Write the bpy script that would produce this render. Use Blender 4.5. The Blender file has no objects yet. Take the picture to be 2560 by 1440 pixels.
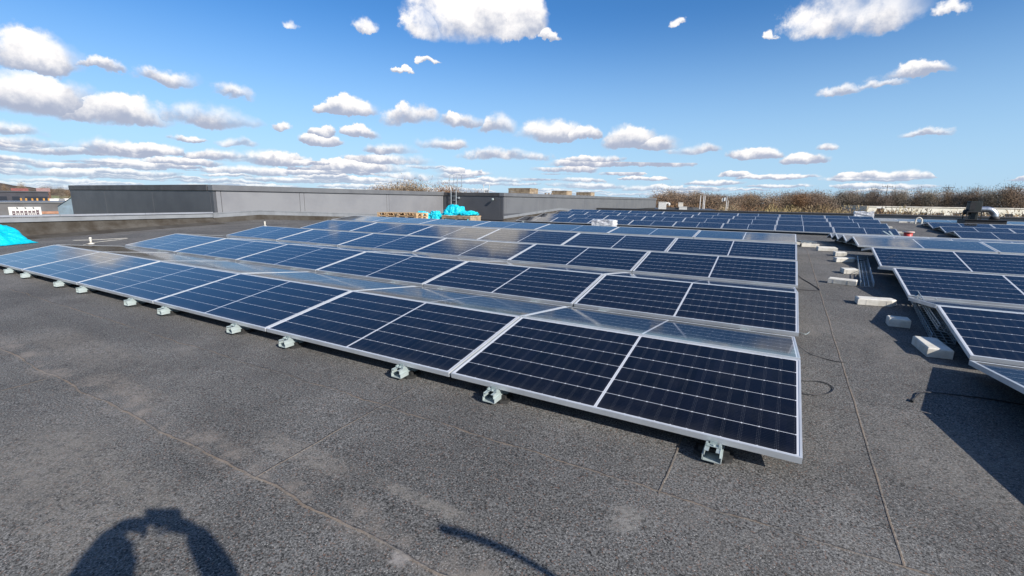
import bpy, bmesh, math, random
from mathutils import Vector, Matrix, Euler
R = math.radians
sc = bpy.context.scene
col = sc.collection

# ------------------------------------------------------------------ camera
cam = bpy.data.cameras.new('camera')
cam.sensor_width = 36.0
cam.lens = 36.0 * 1159.87 / 2560.0
cam.clip_start = 0.05
cam.clip_end = 9000
camo = bpy.data.objects.new('camera', cam)
col.objects.link(camo)
CAM = Vector((-0.2131, -2.4567, 1.2986))
YAW, PIT, ROL = R(-29.668), R(-10.8535), R(0.796)
fw = Vector((math.sin(YAW) * math.cos(PIT), math.cos(YAW) * math.cos(PIT), math.sin(PIT)))
r0 = Vector((math.cos(YAW), -math.sin(YAW), 0)); u0 = r0.cross(fw)
rt = r0 * math.cos(ROL) + u0 * math.sin(ROL)
up = -r0 * math.sin(ROL) + u0 * math.cos(ROL)
m = Matrix((rt, up, -fw)).transposed().to_4x4(); m.translation = CAM
camo.matrix_world = m
sc.camera = camo

# ------------------------------------------------------------------ light
SUN = Vector((1.65, -0.585, 1.0)).normalized()
SUN_EL = math.asin(SUN.z); SUN_AZ = math.atan2(SUN.x, SUN.y)
sl = bpy.data.lights.new('sun', 'SUN')
sl.energy = 5.0; sl.angle = R(0.53); sl.color = (1.0, 0.945, 0.875)
slo = bpy.data.objects.new('sun', sl); col.objects.link(slo)
slo.rotation_euler = SUN.to_track_quat('Z', 'Y').to_euler()
slo.location = (8, -6, 20)
sc.view_settings.view_transform = 'Standard'
sc.view_settings.look = 'None'
sc.view_settings.exposure = 0.50
sc.view_settings.gamma = 1.0
sc.view_settings.use_curve_mapping = False
sc.cycles.max_bounces = 6
sc.cycles.diffuse_bounces = 3
sc.cycles.glossy_bounces = 4


class NT:
    """short-hand for building shader nodes"""
    def __init__(s, tree): s.t = tree; s.n = tree.nodes; s.l = tree.links
    def node(s, typ, **kw):
        n = s.n.new(typ)
        for k, v in kw.items(): setattr(n, k, v)
        return n
    def put(s, sock, v):
        if isinstance(v, bpy.types.NodeSocket): s.l.new(v, sock)
        elif v is not None:
            try: sock.default_value = v
            except Exception: sock.default_value = tuple(v) + (1.0,)
    def m(s, op, a, b=None, c=None, clamp=False):
        n = s.node('ShaderNodeMath', operation=op, use_clamp=clamp)
        for i, v in enumerate((a, b, c)):
            if v is not None: s.put(n.inputs[i], v)
        return n.outputs[0]
    def v(s, op, a, b=None, c=None):
        n = s.node('ShaderNodeVectorMath', operation=op)
        for i, x in enumerate((a, b, c)):
            if x is not None: s.put(n.inputs[i], x)
        return n.outputs['Value'] if op in ('DOT_PRODUCT', 'LENGTH', 'DISTANCE') else n.outputs[0]
    def sep(s, v):
        n = s.node('ShaderNodeSeparateXYZ'); s.put(n.inputs[0], v); return n.outputs
    def comb(s, x, y, z=0.0):
        n = s.node('ShaderNodeCombineXYZ')
        for i, q in enumerate((x, y, z)): s.put(n.inputs[i], q)
        return n.outputs[0]
    def noise(s, vec, scale, detail=2, rough=.5, dist=0.0, color=False, dim='3D'):
        n = s.node('ShaderNodeTexNoise', noise_dimensions=dim)
        s.put(n.inputs['Vector'], vec)
        n.inputs['Scale'].default_value = scale; n.inputs['Detail'].default_value = detail
        n.inputs['Roughness'].default_value = rough; n.inputs['Distortion'].default_value = dist
        return n.outputs['Color' if color else 'Fac']
    def ss(s, x, a, b, lo=0.0, hi=1.0):
        n = s.node('ShaderNodeMapRange', interpolation_type='SMOOTHSTEP')
        s.put(n.inputs[0], x); s.put(n.inputs[1], a); s.put(n.inputs[2], b)
        n.inputs[3].default_value = lo; n.inputs[4].default_value = hi
        return n.outputs[0]
    def mix(s, f, a, b):
        n = s.node('ShaderNodeMix', data_type='RGBA')
        s.put(n.inputs[0], f); s.put(n.inputs[6], a); s.put(n.inputs[7], b)
        return n.outputs[2]
    def mixf(s, f, a, b):
        n = s.node('ShaderNodeMix', data_type='FLOAT')
        s.put(n.inputs[0], f); s.put(n.inputs[2], a); s.put(n.inputs[3], b)
        return n.outputs[0]


# ------------------------------------------------------------------ sky (world) with cumulus
world = bpy.data.worlds.new('World'); sc.world = world; world.use_nodes = True
wt = world.node_tree; wt.nodes.clear(); N = NT(wt)
wout = N.node('ShaderNodeOutputWorld'); bg = N.node('ShaderNodeBackground')
wt.links.new(bg.outputs[0], wout.inputs[0])
bg.inputs['Strength'].default_value = 0.076
sky = N.node('ShaderNodeTexSky', sky_type='NISHITA')
sky.sun_disc = False; sky.sun_elevation = SUN_EL; sky.sun_rotation = SUN_AZ
sky.altitude = 50; sky.air_density = 1.0; sky.dust_density = 0.25; sky.ozone_density = 2.6
tc = N.node('ShaderNodeTexCoord')
D = N.v('NORMALIZE', tc.outputs['Generated'])
dx, dy, dz = N.sep(D)[:3]
AZ = N.m('ARCTAN2', dx, dy)
EL = N.m('ARCSINE', dz)
elc = N.m('MAXIMUM', EL, 0.0)
base = N.comb(AZ, EL, 0.0)
# fractal warp, finer toward the horizon where the clouds are farther away
w1 = N.noise(D, 13.0, 9, 0.62, 0.0, color=True)
w2 = N.noise(D, 60.0, 6, 0.6, 0.0, color=True)
lowf = N.ss(EL, 0.05, 0.17)
amp = N.m('MULTIPLY_ADD', lowf, 0.065, 0.034)
wv1 = N.v('MULTIPLY', N.v('SUBTRACT', w1, (0.5, 0.5, 0.5)), N.comb(amp, N.m('MULTIPLY', amp, 0.62), 0.0))
amp2 = N.m('MULTIPLY_ADD', lowf, 0.004, 0.012)
wv2 = N.v('MULTIPLY', N.v('SUBTRACT', w2, (0.5, 0.5, 0.5)), N.comb(amp2, N.m('MULTIPLY', amp2, 0.6), 0.0))
Q = N.v('ADD', N.v('ADD', base, wv1), wv2)
# main clouds: azimuth, elevation of base, half width, height (radians)
CL = [(-.610,.300,.112,.10),(-.695,.296,.045,.05),(-.515,.303,.052,.075),(.045,.270,.062,.06),(.095,.266,.065,.06),(.189,.272,.017,.014),
 (-.045,.270,.012,.012),(-.208,.314,.013,.012),(-.9375,.288,.011,.013),(-.812,.308,.021,.015),(-.462,.302,.019,.016),
 (-.742,.236,.026,.009),(-.690,.257,.022,.008),(.163,.194,.043,.016),(.125,.185,.026,.011),(.079,.181,.026,.013),
 (-1.290,.172,.058,.042),(-1.205,.182,.023,.015),(-1.128,.174,.044,.022),(-1.034,.167,.032,.019),
 (-1.300,.112,.08,.046),(-1.205,.108,.075,.034),(-1.076,.116,.074,.030),(-.847,.151,.054,.030),(-.730,.143,.056,.032),
 (-.629,.142,.045,.024),(-.553,.131,.044,.033),(-.440,.120,.060,.034),(-.375,.122,.035,.020),(-.285,.103,.052,.036),(-.235,.099,.045,.024),
 (-.160,.090,.046,.017),(-.054,.079,.042,.018),(.026,.068,.035,.017),(-.9634,.117,.012,.014),(-.897,.095,.034,.018),(-.895,.113,.024,.013),
 (-.8214,.112,.029,.016),(-1.0397,.084,.029,.015),(-1.11,.090,.025,.008),(-.772,.085,.055,.017),(-.666,.099,.054,.017),
 (-.533,.080,.092,.019),(-.355,.076,.06,.012),(-.385,.055,.041,.016),(-1.310,.066,.05,.014),(-1.212,.059,.06,.022),(-1.325,.083,.04,.013),(-.996,.056,.075,.020),(-.830,.047,.095,.022),(-1.127,.049,.06,.012),(-.62,.045,.05,.012),(.190,.107,.031,.007),(-.080,.046,.027,.009),(.058,.093,.016,.009)]
Dm = None; S = None
for i, (ca, ce, hw, hh) in enumerate(CL):
    hw *= 1.10; hh *= 1.16
    yb = ce + hh * 0.22
    q = N.v('MULTIPLY_ADD', N.comb(AZ, EL, EL) if False else Q, (1 / hw, 1 / (hh * .85), 0), (-ca / hw, -yb / (hh * .85), 0))
    # below the base line the profile closes three times faster
    sx, sy = N.sep(q)[:2]
    t = N.m('MAXIMUM', sy, N.m('MULTIPLY', sy, -3.2))
    d = N.m('MULTIPLY_ADD', t, t, N.m('MULTIPLY', sx, sx))
    if Dm is None: Dm, S = d, sy
    else:
        f = N.m('LESS_THAN', d, Dm)
        S = N.mixf(f, S, sy); Dm = N.m('MINIMUM', Dm, d)
# distant rows of small cumulus: one per cell of a jittered lattice squeezed toward the horizon
def cloud_layer(su, c, k, seed, presence):
    lu = N.m('MULTIPLY', N.sep(Q)[0], su)
    lv = N.m('MULTIPLY', N.m('LOGARITHM', N.m('ADD', N.m('MAXIMUM', N.sep(Q)[1], 0.0), c), math.e), k)
    vec = N.comb(N.m('ADD', lu, seed), lv, 0.0)
    vo = N.node('ShaderNodeTexVoronoi', voronoi_dimensions='2D', feature='F1')
    N.put(vo.inputs['Vector'], vec); vo.inputs['Scale'].default_value = 1.0; vo.inputs['Randomness'].default_value = 0.85
    loc = N.v('SUBTRACT', vec, vo.outputs['Position'])
    lx, ly = N.sep(loc)[:2]
    rr = N.node('ShaderNodeSeparateColor'); N.put(rr.inputs[0], vo.outputs['Color'])
    size = N.m('MULTIPLY_ADD', rr.outputs[0], 0.36, 0.40)
    on = N.m('LESS_THAN', rr.outputs[1], presence)
    ax = N.m('DIVIDE', lx, N.m('MULTIPLY', size, 1.15))
    ay = N.m('DIVIDE', N.m('ADD', ly, 0.12), N.m('MULTIPLY', size, 0.78))
    t = N.m('MAXIMUM', ay, N.m('MULTIPLY', ay, -2.8))
    d = N.m('MULTIPLY_ADD', t, t, N.m('MULTIPLY', ax, ax))
    return N.m('ADD', d, N.m('MULTIPLY', N.m('SUBTRACT', 1.0, on), 50.0)), ay
left = N.ss(AZ, -0.15, -0.95)                       # more cloud toward the left
band = N.m('MULTIPLY', N.ss(EL, 0.105, 0.06), 1.0)
pres1 = N.m('MULTIPLY', band, N.m('MULTIPLY_ADD', left, 0.62, 0.36))
d1, s1 = cloud_layer(7.5, 0.022, 2.9, 3.3, pres1)
pres2 = N.m('MULTIPLY', N.ss(EL, 0.06, 0.035), N.m('MULTIPLY_ADD', left, 0.40, 0.52))
d2, s2 = cloud_layer(11.0, 0.018, 3.4, 11.7, pres2)
back = N.m('MULTIPLY', N.ss(EL, 0.10, 0.2), N.m('MAXIMUM', N.ss(AZ, 0.55, 0.9), N.ss(AZ, -1.45, -1.8)))
d3, s3 = cloud_layer(4.0, 0.05, 2.6, 5.1, N.m('MULTIPLY', back, 0.3))
d4, s4 = cloud_layer(9.0, 0.020, 3.6, 27.3, N.m('MULTIPLY', N.ss(EL, 0.075, 0.03), N.m('MULTIPLY_ADD', left, 0.55, 0.30)))
for dd, s_ in ((d1, s1), (d2, s2), (d3, s3), (d4, s4)):
    f = N.m('LESS_THAN', dd, Dm)
    S = N.mixf(f, S, s_); Dm = N.m('MINIMUM', Dm, dd)
edge = N.m('SUBTRACT', 1.0, Dm)
Doff = N.v('ADD', D, (0.016, -0.006, 0.020))
fbh = N.noise(D, 13.0, 9, 0.62); fbl = N.noise(D, 36.0, 8, 0.58)
fb = N.mixf(lowf, fbl, fbh)
fb2 = N.mixf(lowf, N.noise(N.v('ADD', D, (0.007, -0.003, 0.009)), 36.0, 5, 0.55), N.noise(Doff, 13.0, 6, 0.58))
edge = N.m('ADD', N.m('MULTIPLY_ADD', N.m('SUBTRACT', fb, 0.5), 2.3, edge), 0.22)
feather = N.m('MULTIPLY_ADD', N.ss(N.noise(D, 9.0, 3, 0.5), .35, .65), 1.25, 0.35)
alpha = N.ss(edge, -0.04, feather)
relief = N.m('MULTIPLY', N.m('SUBTRACT', fb, fb2), 1.5)
lit = N.ss(N.m('ADD', N.m('ADD', N.m('ADD', S, N.ss(EL, .18, .30, .06, .42)), relief), N.m('MULTIPLY', N.m('SUBTRACT', fb, .5), 0.5)), -0.06, 0.80)
ccol = N.mix(lit, (4.0, 4.5, 5.8, 1), (10.4, 10.1, 9.9, 1))
thin = N.ss(alpha, 0.15, 0.8)
ccol = N.mix(thin, N.mix(0.5, ccol, (6.0, 6.6, 7.6, 1)), ccol)
# blue of the clear sky: phone-like saturation kept on the sky itself
hs = N.node('ShaderNodeHueSaturation'); hs.inputs['Saturation'].default_value = 1.28; hs.inputs['Value'].default_value = 1.13
N.put(hs.inputs['Color'], sky.outputs[0])
skyc = N.v('MULTIPLY', hs.outputs[0], (0.90, 1.03, 1.20))
hz = N.ss(EL, 0.36, 0.0)
skyc = N.mix(N.m('MULTIPLY', hz, 0.8), skyc, (4.1, 6.3, 8.8, 1))
far = N.m('MULTIPLY', N.ss(EL, 0.0, 0.06, 0.6, 1.0), N.ss(EL, -0.02, 0.0))
fin = N.mix(N.m('MULTIPLY', alpha, far), skyc, ccol)
N.put(bg.inputs['Color'], fin)
world.cycles.sampling_method = 'MANUAL'
world.cycles.sample_map_resolution = 512


# ------------------------------------------------------------------ tags and mesh helpers
def tag(o, label=None, cat=None, group=None, kind=None):
    if label: o['label'] = label
    if cat: o['category'] = cat
    if group: o['group'] = group
    if kind: o['kind'] = kind
    return o

def empty(name, loc=(0, 0, 0), rot=(0, 0, 0), label=None, cat=None, group=None):
    o = bpy.data.objects.new(name, None); col.objects.link(o)
    o.location = loc; o.rotation_euler = rot
    o.empty_display_size = .2
    return tag(o, label, cat, group)

def copy_tree(o, parent=None):
    c = o.copy(); col.objects.link(c)
    if parent: c.parent = parent
    for ch in list(o.children): copy_tree(ch, c)
    return c

class MB:
    """collects simple solids in one mesh"""
    def __init__(s): s.v = []; s.f = []; s.mi = []; s.cur = 0; s.M = None
    def add(s, vs, fs):
        b = len(s.v)
        for p in vs:
            p = Vector(p)
            s.v.append(s.M @ p if s.M else p)
        for f in fs: s.f.append([b + i for i in f]); s.mi.append(s.cur)
    def box(s, c, d, rot=None, bev=0.0, top=1.0):
        x, y, z = [q / 2 for q in d]
        if bev > 0:
            b = min(bev, x * .9, y * .9, z * .9)
            vs = []; ring = []
            for zz, q in ((-z, b), (-z + b, 0), (z - b, 0), (z, b)):
                xx, yy = x - q, y - q
                vs += [(-xx + b, -yy, zz), (xx - b, -yy, zz), (xx, -yy + b, zz), (xx, yy - b, zz), (xx - b, yy, zz), (-xx + b, yy, zz), (-xx, yy - b, zz), (-xx, -yy + b, zz)]
            fs = [list(range(7, -1, -1)), list(range(24, 32))]
            for k in range(3):
                for i in range(8): fs.append([k * 8 + i, k * 8 + (i + 1) % 8, k * 8 + 8 + (i + 1) % 8, k * 8 + 8 + i])
        else:
            t = top
            vs = [(-x, -y, -z), (x, -y, -z), (x, y, -z), (-x, y, -z), (-x * t, -y * t, z), (x * t, -y * t, z), (x * t, y * t, z), (-x * t, y * t, z)]
            fs = [(3, 2, 1, 0), (4, 5, 6, 7), (0, 1, 5, 4), (1, 2, 6, 5), (2, 3, 7, 6), (3, 0, 4, 7)]
        Mr = Euler(rot).to_matrix() if rot else Matrix.Identity(3)
        s.add([Mr @ Vector(p) + Vector(c) for p in vs], fs)
        return s
    def bar(s, a, b, w, h=None):
        """square bar from a to b"""
        a = Vector(a); b = Vector(b); h = h or w
        d = (b - a); L = d.length
        q = d.to_track_quat('X', 'Z').to_matrix()
        vs = [q @ Vector((xx, yy, zz)) + a for xx in (0, L) for yy, zz in ((-w / 2, -h / 2), (w / 2, -h / 2), (w / 2, h / 2), (-w / 2, h / 2))]
        s.add(vs, [(3, 2, 1, 0), (4, 5, 6, 7), (0, 1, 5, 4), (1, 2, 6, 5), (2, 3, 7, 6), (3, 0, 4, 7)])
        return s
    def tube(s, pts, r, n=8, cap=True):
        pts = [Vector(p) for p in pts]; rs = r if isinstance(r, (list, tuple)) else [r] * len(pts)
        vs = []; prev = None
        for i, p in enumerate(pts):
            t = (pts[min(i + 1, len(pts) - 1)] - pts[max(i - 1, 0)]).normalized()
            if prev is None:
                a = t.orthogonal().normalized()
            else:
                a = (prev - t * prev.dot(t)); a = a.normalized() if a.length > 1e-6 else t.orthogonal().normalized()
            prev = a; b = t.cross(a)
            for k in range(n):
                an = 2 * math.pi * k / n
                vs.append(p + (a * math.cos(an) + b * math.sin(an)) * rs[i])
        fs = []
        for i in range(len(pts) - 1):
            for k in range(n): fs.append((i * n + k, i * n + (k + 1) % n, (i + 1) * n + (k + 1) % n, (i + 1) * n + k))
        if cap: fs.append(list(range(n - 1, -1, -1))); fs.append([(len(pts) - 1) * n + k for k in range(n)])
        s.add(vs, fs); return s
    def prism(s, poly, z0, z1):
        n = len(poly)
        vs = [(x, y, z0) for x, y in poly] + [(x, y, z1) for x, y in poly]
        fs = [list(range(n - 1, -1, -1)), list(range(n, 2 * n))] + [(i, (i + 1) % n, n + (i + 1) % n, n + i) for i in range(n)]
        s.add(vs, fs); return s
    def sweep_x(s, prof, xs):
        """profile of (y, z) points, one closed loop per x station"""
        n = len(prof); vs = []
        for x in xs: vs += [(x, y, z) for y, z in prof]
        fs = [list(range(n)), list(range(n * len(xs) - 1, n * (len(xs) - 1) - 1, -1))]
        for i in range(len(xs) - 1):
            for k in range(n): fs.append((i * n + k, (i + 1) * n + k, (i + 1) * n + (k + 1) % n, i * n + (k + 1) % n))
        s.add(vs, fs); return s
    def build(s, name, mats, parent=None, smooth=False, loc=None):
        me = bpy.data.meshes.new(name)
        me.from_pydata([tuple(p) for p in s.v], [], s.f)
        for mt in (mats if isinstance(mats, (list, tuple)) else [mats]): me.materials.append(mt)
        if any(s.mi): me.polygons.foreach_set('material_index', s.mi)
        if smooth: me.polygons.foreach_set('use_smooth', [True] * len(s.f))
        me.validate(); me.update()
        o = bpy.data.objects.new(name, me); col.objects.link(o)
        if parent: o.parent = parent
        if loc: o.location = loc
        return o


def mat(name, base=(.5, .5, .5), rough=.6, metal=0.0, spec=.5):
    mt = bpy.data.materials.new(name); mt.use_nodes = True
    b = mt.node_tree.nodes['Principled BSDF']
    b.inputs['Base Color'].default_value = (*base, 1); b.inputs['Roughness'].default_value = rough
    b.inputs['Metallic'].default_value = metal; b.inputs['Specular IOR Level'].default_value = spec
    return mt, NT(mt.node_tree), b

def grime(name, base, rough=.6, metal=0.0, amt=.25, scale=3.0, tint=(.8, .75, .7), spec=.5, fine=0.0, bump=0.0):
    """plain material with uneven, slightly dirty colour"""
    mt, n, b = mat(name, base, rough, metal, spec)
    tcn = n.node('ShaderNodeTexCoord')
    f = n.noise(tcn.outputs['Object'], scale, 5, .62)
    k = n.ss(f, .35, .7)
    dark = tuple(c * t * (1 - amt) for c, t in zip(base, tint))
    c = n.mix(k, (*base, 1), (*dark, 1))
    if fine:
        g = n.noise(tcn.outputs['Object'], scale * 25, 3, .7)
        c = n.mix(n.m('MULTIPLY', n.ss(g, .45, .75), fine), c, (*[x * .45 for x in base], 1))
    n.put(b.inputs['Base Color'], c)
    n.put(b.inputs['Roughness'], n.m('MULTIPLY_ADD', f, .3, rough - .15, clamp=True))
    if bump:
        bp = n.node('ShaderNodeBump'); bp.inputs['Strength'].default_value = bump; bp.inputs['Distance'].default_value = .01
        n.put(bp.inputs['Height'], n.noise(tcn.outputs['Object'], scale * 12, 4, .6)); n.put(b.inputs['Normal'], bp.outputs[0])
    return mt


# ------------------------------------------------------------------ roof shape
RY = [-40, 8.85, 18.75, 28.6, 60]
RZ = [-.025 - .0425 * 40, .351, -.082, .4075, -.97]
def zr(y):
    for i in range(4):
        if y <= RY[i + 1]: return RZ[i] + (RZ[i + 1] - RZ[i]) * (y - RY[i]) / (RY[i + 1] - RY[i])
    return RZ[-1]

# mineral-felt roofing: granules, dust, sheet joints
M_felt, n, b = mat('roofing_felt', (.07, .07, .068), .9, 0, .25)
g = n.node('ShaderNodeTexCoord').outputs['Object']
gx, gy, gz = n.sep(g)[:3]
gran = n.noise(g, 105, 3, .8)
vo = n.node('ShaderNodeTexVoronoi', feature='F1'); n.put(vo.inputs['Vector'], g); vo.inputs['Scale'].default_value = 170
rc = n.node('ShaderNodeSeparateColor'); n.put(rc.inputs[0], vo.outputs['Color'])
med = n.noise(g, 26, 4, .7)
big = n.noise(g, .9, 5, .6, .4)
big2 = n.noise(n.v('ADD', g, (7.3, 2.1, 0)), .45, 4, .55, .6)
val = n.m('MULTIPLY_ADD', n.m('SUBTRACT', gran, .5), .72, .098)
val = n.m('ADD', val, n.m('MULTIPLY', n.m('SUBTRACT', med, .5), .05))
val = n.m('MULTIPLY', val, n.ss(big, .25, .75, .74, 1.28))
val = n.m('MAXIMUM', val, .012)
c = n.mix(n.ss(rc.outputs[1], .0, 1.0), n.comb(val, n.m('MULTIPLY', val, .99), n.m('MULTIPLY', val, .945)), n.comb(val, n.m('MULTIPLY', val, .965), n.m('MULTIPLY', val, .89)))
# pale chips and rusty chips
c = n.mix(n.m('MULTIPLY', n.m('GREATER_THAN', rc.outputs[0], .935), n.ss(vo.outputs['Distance'], .55, .25)), c, (.34, .32, .29, 1))
c = n.mix(n.m('MULTIPLY', n.m('LESS_THAN', rc.outputs[0], .05), .6), c, (.17, .10, .07, 1))
# dried silt
silt = n.m('MULTIPLY', n.ss(big2, .47, .70), n.ss(n.noise(g, 7, 5, .65), .30, .70))
c = n.mix(n.m('MULTIPLY', silt, .52), c, (.205, .188, .165, 1))
wob = n.m('MULTIPLY', n.m('SUBTRACT', n.noise(g, 2.2, 4, .6), .5), .10)
wob2 = n.m('MULTIPLY', n.m('SUBTRACT', n.noise(n.v('ADD', g, (3, 9, 0)), 1.6, 4, .6), .5), .10)
patchy = n.ss(n.noise(g, 3.3, 5, .7), .36, .60)
def joint(coord, at, width, w, lo=None, hi=None, other=None):
    d = n.m('ABSOLUTE', n.m('SUBTRACT', n.m('ADD', coord, w), at))
    k = n.ss(d, width, width * .35)
    if lo is not None: k = n.m('MULTIPLY', k, n.m('MULTIPLY', n.m('GREATER_THAN', other, lo), n.m('LESS_THAN', other, hi)))
    return k
J = None
for k in [joint(gy, -.40, .009, wob), joint(gy, -1.27, .011, wob), joint(gy, -2.2, .011, wob)] + \
         [joint(gx, .33, .007, n.m('MULTIPLY', wob2, .25), -.4, 60, gy), joint(gx, -.57, .008, n.m('MULTIPLY', wob2, .5), -.42, .45, gy),
          joint(gx, -2.35, .008, n.m('MULTIPLY', wob2, .5), -1.27, -.1, gy), joint(gx, -4.9, .014, wob2, -3, -1.27, gy), joint(gx, -15.1, .03, wob2, -1, 8.8, gy), joint(gx, -17.0, .03, wob2, -1, 8.8, gy)]:
    J = k if J is None else n.m('MAXIMUM', J, k)
stepd = n.m('SUBTRACT', n.m('ADD', gy, wob), -1.27)
c = n.mix(n.m('MULTIPLY', J, n.m('MULTIPLY_ADD', patchy, .55, .14)), c, (.19, .145, .105, 1))
# silty water line along the joint, and scuffed patches with an outline of their own
wl = n.m('MULTIPLY', n.ss(n.m('ABSOLUTE', n.m('SUBTRACT', n.m('ADD', gy, n.m('MULTIPLY', wob, 1.6)), -1.22)), .16, .0), n.ss(n.noise(g, 5, 5, .7), .42, .66))
c = n.mix(n.m('MULTIPLY', wl, .65), c, (.25, .215, .18, 1))
def patch(px, py, hx, hy, amt, colr):
    a = n.ss(n.m('ABSOLUTE', n.m('SUBTRACT', n.m('ADD', gx, n.m('MULTIPLY', wob, .5)), px)), hx, hx * .4)
    bb = n.ss(n.m('ABSOLUTE', n.m('SUBTRACT', n.m('ADD', gy, n.m('MULTIPLY', wob2, .5)), py)), hy, hy * .4)
    return n.mix(n.m('MULTIPLY', n.m('MULTIPLY', n.m('MULTIPLY', a, bb), amt), n.ss(med, .3, .65)), c, colr)
c = patch(-.66, -.66, .09, .12, .7, (.24, .225, .20, 1))
c = patch(-1.36, -1.30, .06, .045, .6, (.36, .33, .30, 1))
c = patch(-4.2, -1.1, .6, .12, .35, (.24, .20, .16, 1))
c = patch(-3.1, -1.75, 1.1, .35, .40, (.24, .215, .18, 1))
c = patch(-2.3, -1.02, .5, .10, .45, (.25, .22, .185, 1))
c = patch(-1.5, -1.0, .35, .05, .5, (.25, .225, .19, 1))
c = patch(-5.6, -.9, 1.2, .25, .35, (.23, .20, .165, 1))
c = patch(.75, .55, .5, .6, .30, (.22, .205, .18, 1))
n.put(b.inputs['Base Color'], c)
bp = n.node('ShaderNodeBump'); bp.inputs['Strength'].default_value = .75; bp.inputs['Distance'].default_value = .007
hgt = n.m('ADD', n.m('MULTIPLY', gran, .6), n.m('ADD', n.m('MULTIPLY', J, 1.0), n.m('MULTIPLY', n.ss(stepd, -.01, .01), .8)))
hgt = n.m('ADD', hgt, n.m('MULTIPLY', n.noise(g, 4, 3, .5), 1.5))
n.put(bp.inputs['Height'], hgt); n.put(b.inputs['Normal'], bp.outputs[0])

me = MB()
XL, XR, YN, YF = -18.48, 34.0, -12.0, 36.6
ys = [YN, 8.85, 18.75, 28.6, YF]
for i in range(4):
    x1 = XL; 
    me.add([(XL, ys[i], zr(ys[i])), (XR, ys[i], zr(ys[i])), (XR, ys[i + 1], zr(ys[i + 1])), (XL, ys[i + 1], zr(ys[i + 1]))], [(0, 1, 2, 3)])
tag(me.build('flat_roof', M_felt), kind='structure')

# ------------------------------------------------------------------ ground far below
M_gnd, n, b = mat('ground_grass', (.09, .10, .05), .95, 0, .2)
g = n.node('ShaderNodeTexCoord').outputs['Object']
c = n.mix(n.ss(n.noise(g, .012, 5, .6), .42, .58), (.10, .105, .055, 1), (.20, .18, .12, 1))
c = n.mix(n.ss(n.noise(g, .0045, 3, .5), .5, .6), c, (.17, .19, .10, 1))
n.put(b.inputs['Base Color'], c)
GZ = -7.5
me = MB(); me.add([(-4000, -4000, GZ), (4000, -4000, GZ), (4000, 4000, GZ), (-4000, 4000, GZ)], [(0, 1, 2, 3)])
tag(me.build('ground', M_gnd), kind='structure')
M_hill = grime('hill_wood', (.13, .10, .075), .95, 0, .4, .02, spec=.1)
M_field = grime('field', (.24, .25, .13), .95, 0, .2, .02, spec=.1)
def polar(az, d, z=0.0): a = R(az); return Vector((CAM.x + d * math.sin(a), CAM.y + d * math.cos(a), z))
# low wooded ridge far to the left
me = MB(); random.seed(4)
prof = [(-98, 3), (-92, 13), (-86, 20), (-81, 18), (-77.5, 14), (-76, 9), (-74.5, 5.5), (-71, 4), (-66, 3.5), (-60, 3), (-50, 2)]
vs = []; fs = []
st = []
for i in range(len(prof) - 1):
    for k in range(6):
        t = k / 6; a = prof[i][0] * (1 - t) + prof[i + 1][0] * t; h = prof[i][1] * (1 - t) + prof[i + 1][1] * t
        st.append((a, h + random.uniform(-.5, .5)))
for a, h in st:
    for d, hh in ((760, 0), (860, .75), (930, 1), (1100, .6), (1300, 0)):
        p = polar(a, d); vs.append((p.x, p.y, GZ + .3 + (h + 8) * hh))
for i in range(len(st) - 1):
    for k in range(4): fs.append((i * 5 + k, i * 5 + k + 1, (i + 1) * 5 + k + 1, (i + 1) * 5 + k))
me.add(vs, fs); tag(me.build('hill', M_hill, smooth=True), kind='structure')
me = MB(); p = [polar(-76, 240), polar(-70, 240), polar(-69, 730), polar(-76, 730)]
me.add([(q.x, q.y, GZ + .1 + (5.5 if i > 1 else 0)) for i, q in enumerate(p)], [(0, 1, 2, 3)])
tag(me.build('field', M_field), kind='structure')

# ------------------------------------------------------------------ solar panels
LP, PL, PW = 2.114, 2.094, 1.038
M_alu = grime('anodised_aluminium', (.60, .62, .63), .42, .35, .10, 2.5, (.9, .9, .9))
M_galv = grime('galvanised_steel', (.44, .50, .49), .48, .30, .22, 9, (.85, .9, .9))
M_back, _, _ = mat('white_backsheet', (.6, .6, .6), .6)
M_cell, n, b = mat('solar_glass', (.01, .012, .03), .10, 0, .45)
g = n.node('ShaderNodeTexCoord').outputs['Object']
gx, gy, gz = n.sep(g)[:3]
xs = n.m('SUBTRACT', n.m('ABSOLUTE', n.m('SUBTRACT', gx, PL / 2)), .009)      # distance from the middle gap
yc = n.m('SUBTRACT', gy, .017)
CX, CY = 1.012 / 12, 1.004 / 6
ix = n.m('DIVIDE', xs, CX); iy = n.m('DIVIDE', yc, CY)
ddx = n.m('MULTIPLY', n.m('ABSOLUTE', n.m('SUBTRACT', n.m('FRACT', n.m('ADD', ix, .5)), .5)), CX)   # to nearest column gap
ddy = n.m('MULTIPLY', n.m('ABSOLUTE', n.m('SUBTRACT', n.m('FRACT', n.m('ADD', iy, .5)), .5)), CY)   # to nearest row gap
rowgap = n.m('LESS_THAN', ddy, .0016)
colgap = n.m('MULTIPLY', n.m('LESS_THAN', ddx, .0007), .07)
dia = n.m('LESS_THAN', n.m('ADD', ddx, n.m('MULTIPLY', ddy, 1.1)), .0066)
inside = n.m('MULTIPLY', n.m('MULTIPLY', n.m('GREATER_THAN', xs, 0.0), n.m('LESS_THAN', xs, 1.014)), n.m('MULTIPLY', n.m('GREATER_THAN', yc, -.001), n.m('LESS_THAN', yc, 1.005)))
white = n.m('MAXIMUM', n.m('MAXIMUM', rowgap, dia), n.m('SUBTRACT', 1.0, inside))
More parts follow.
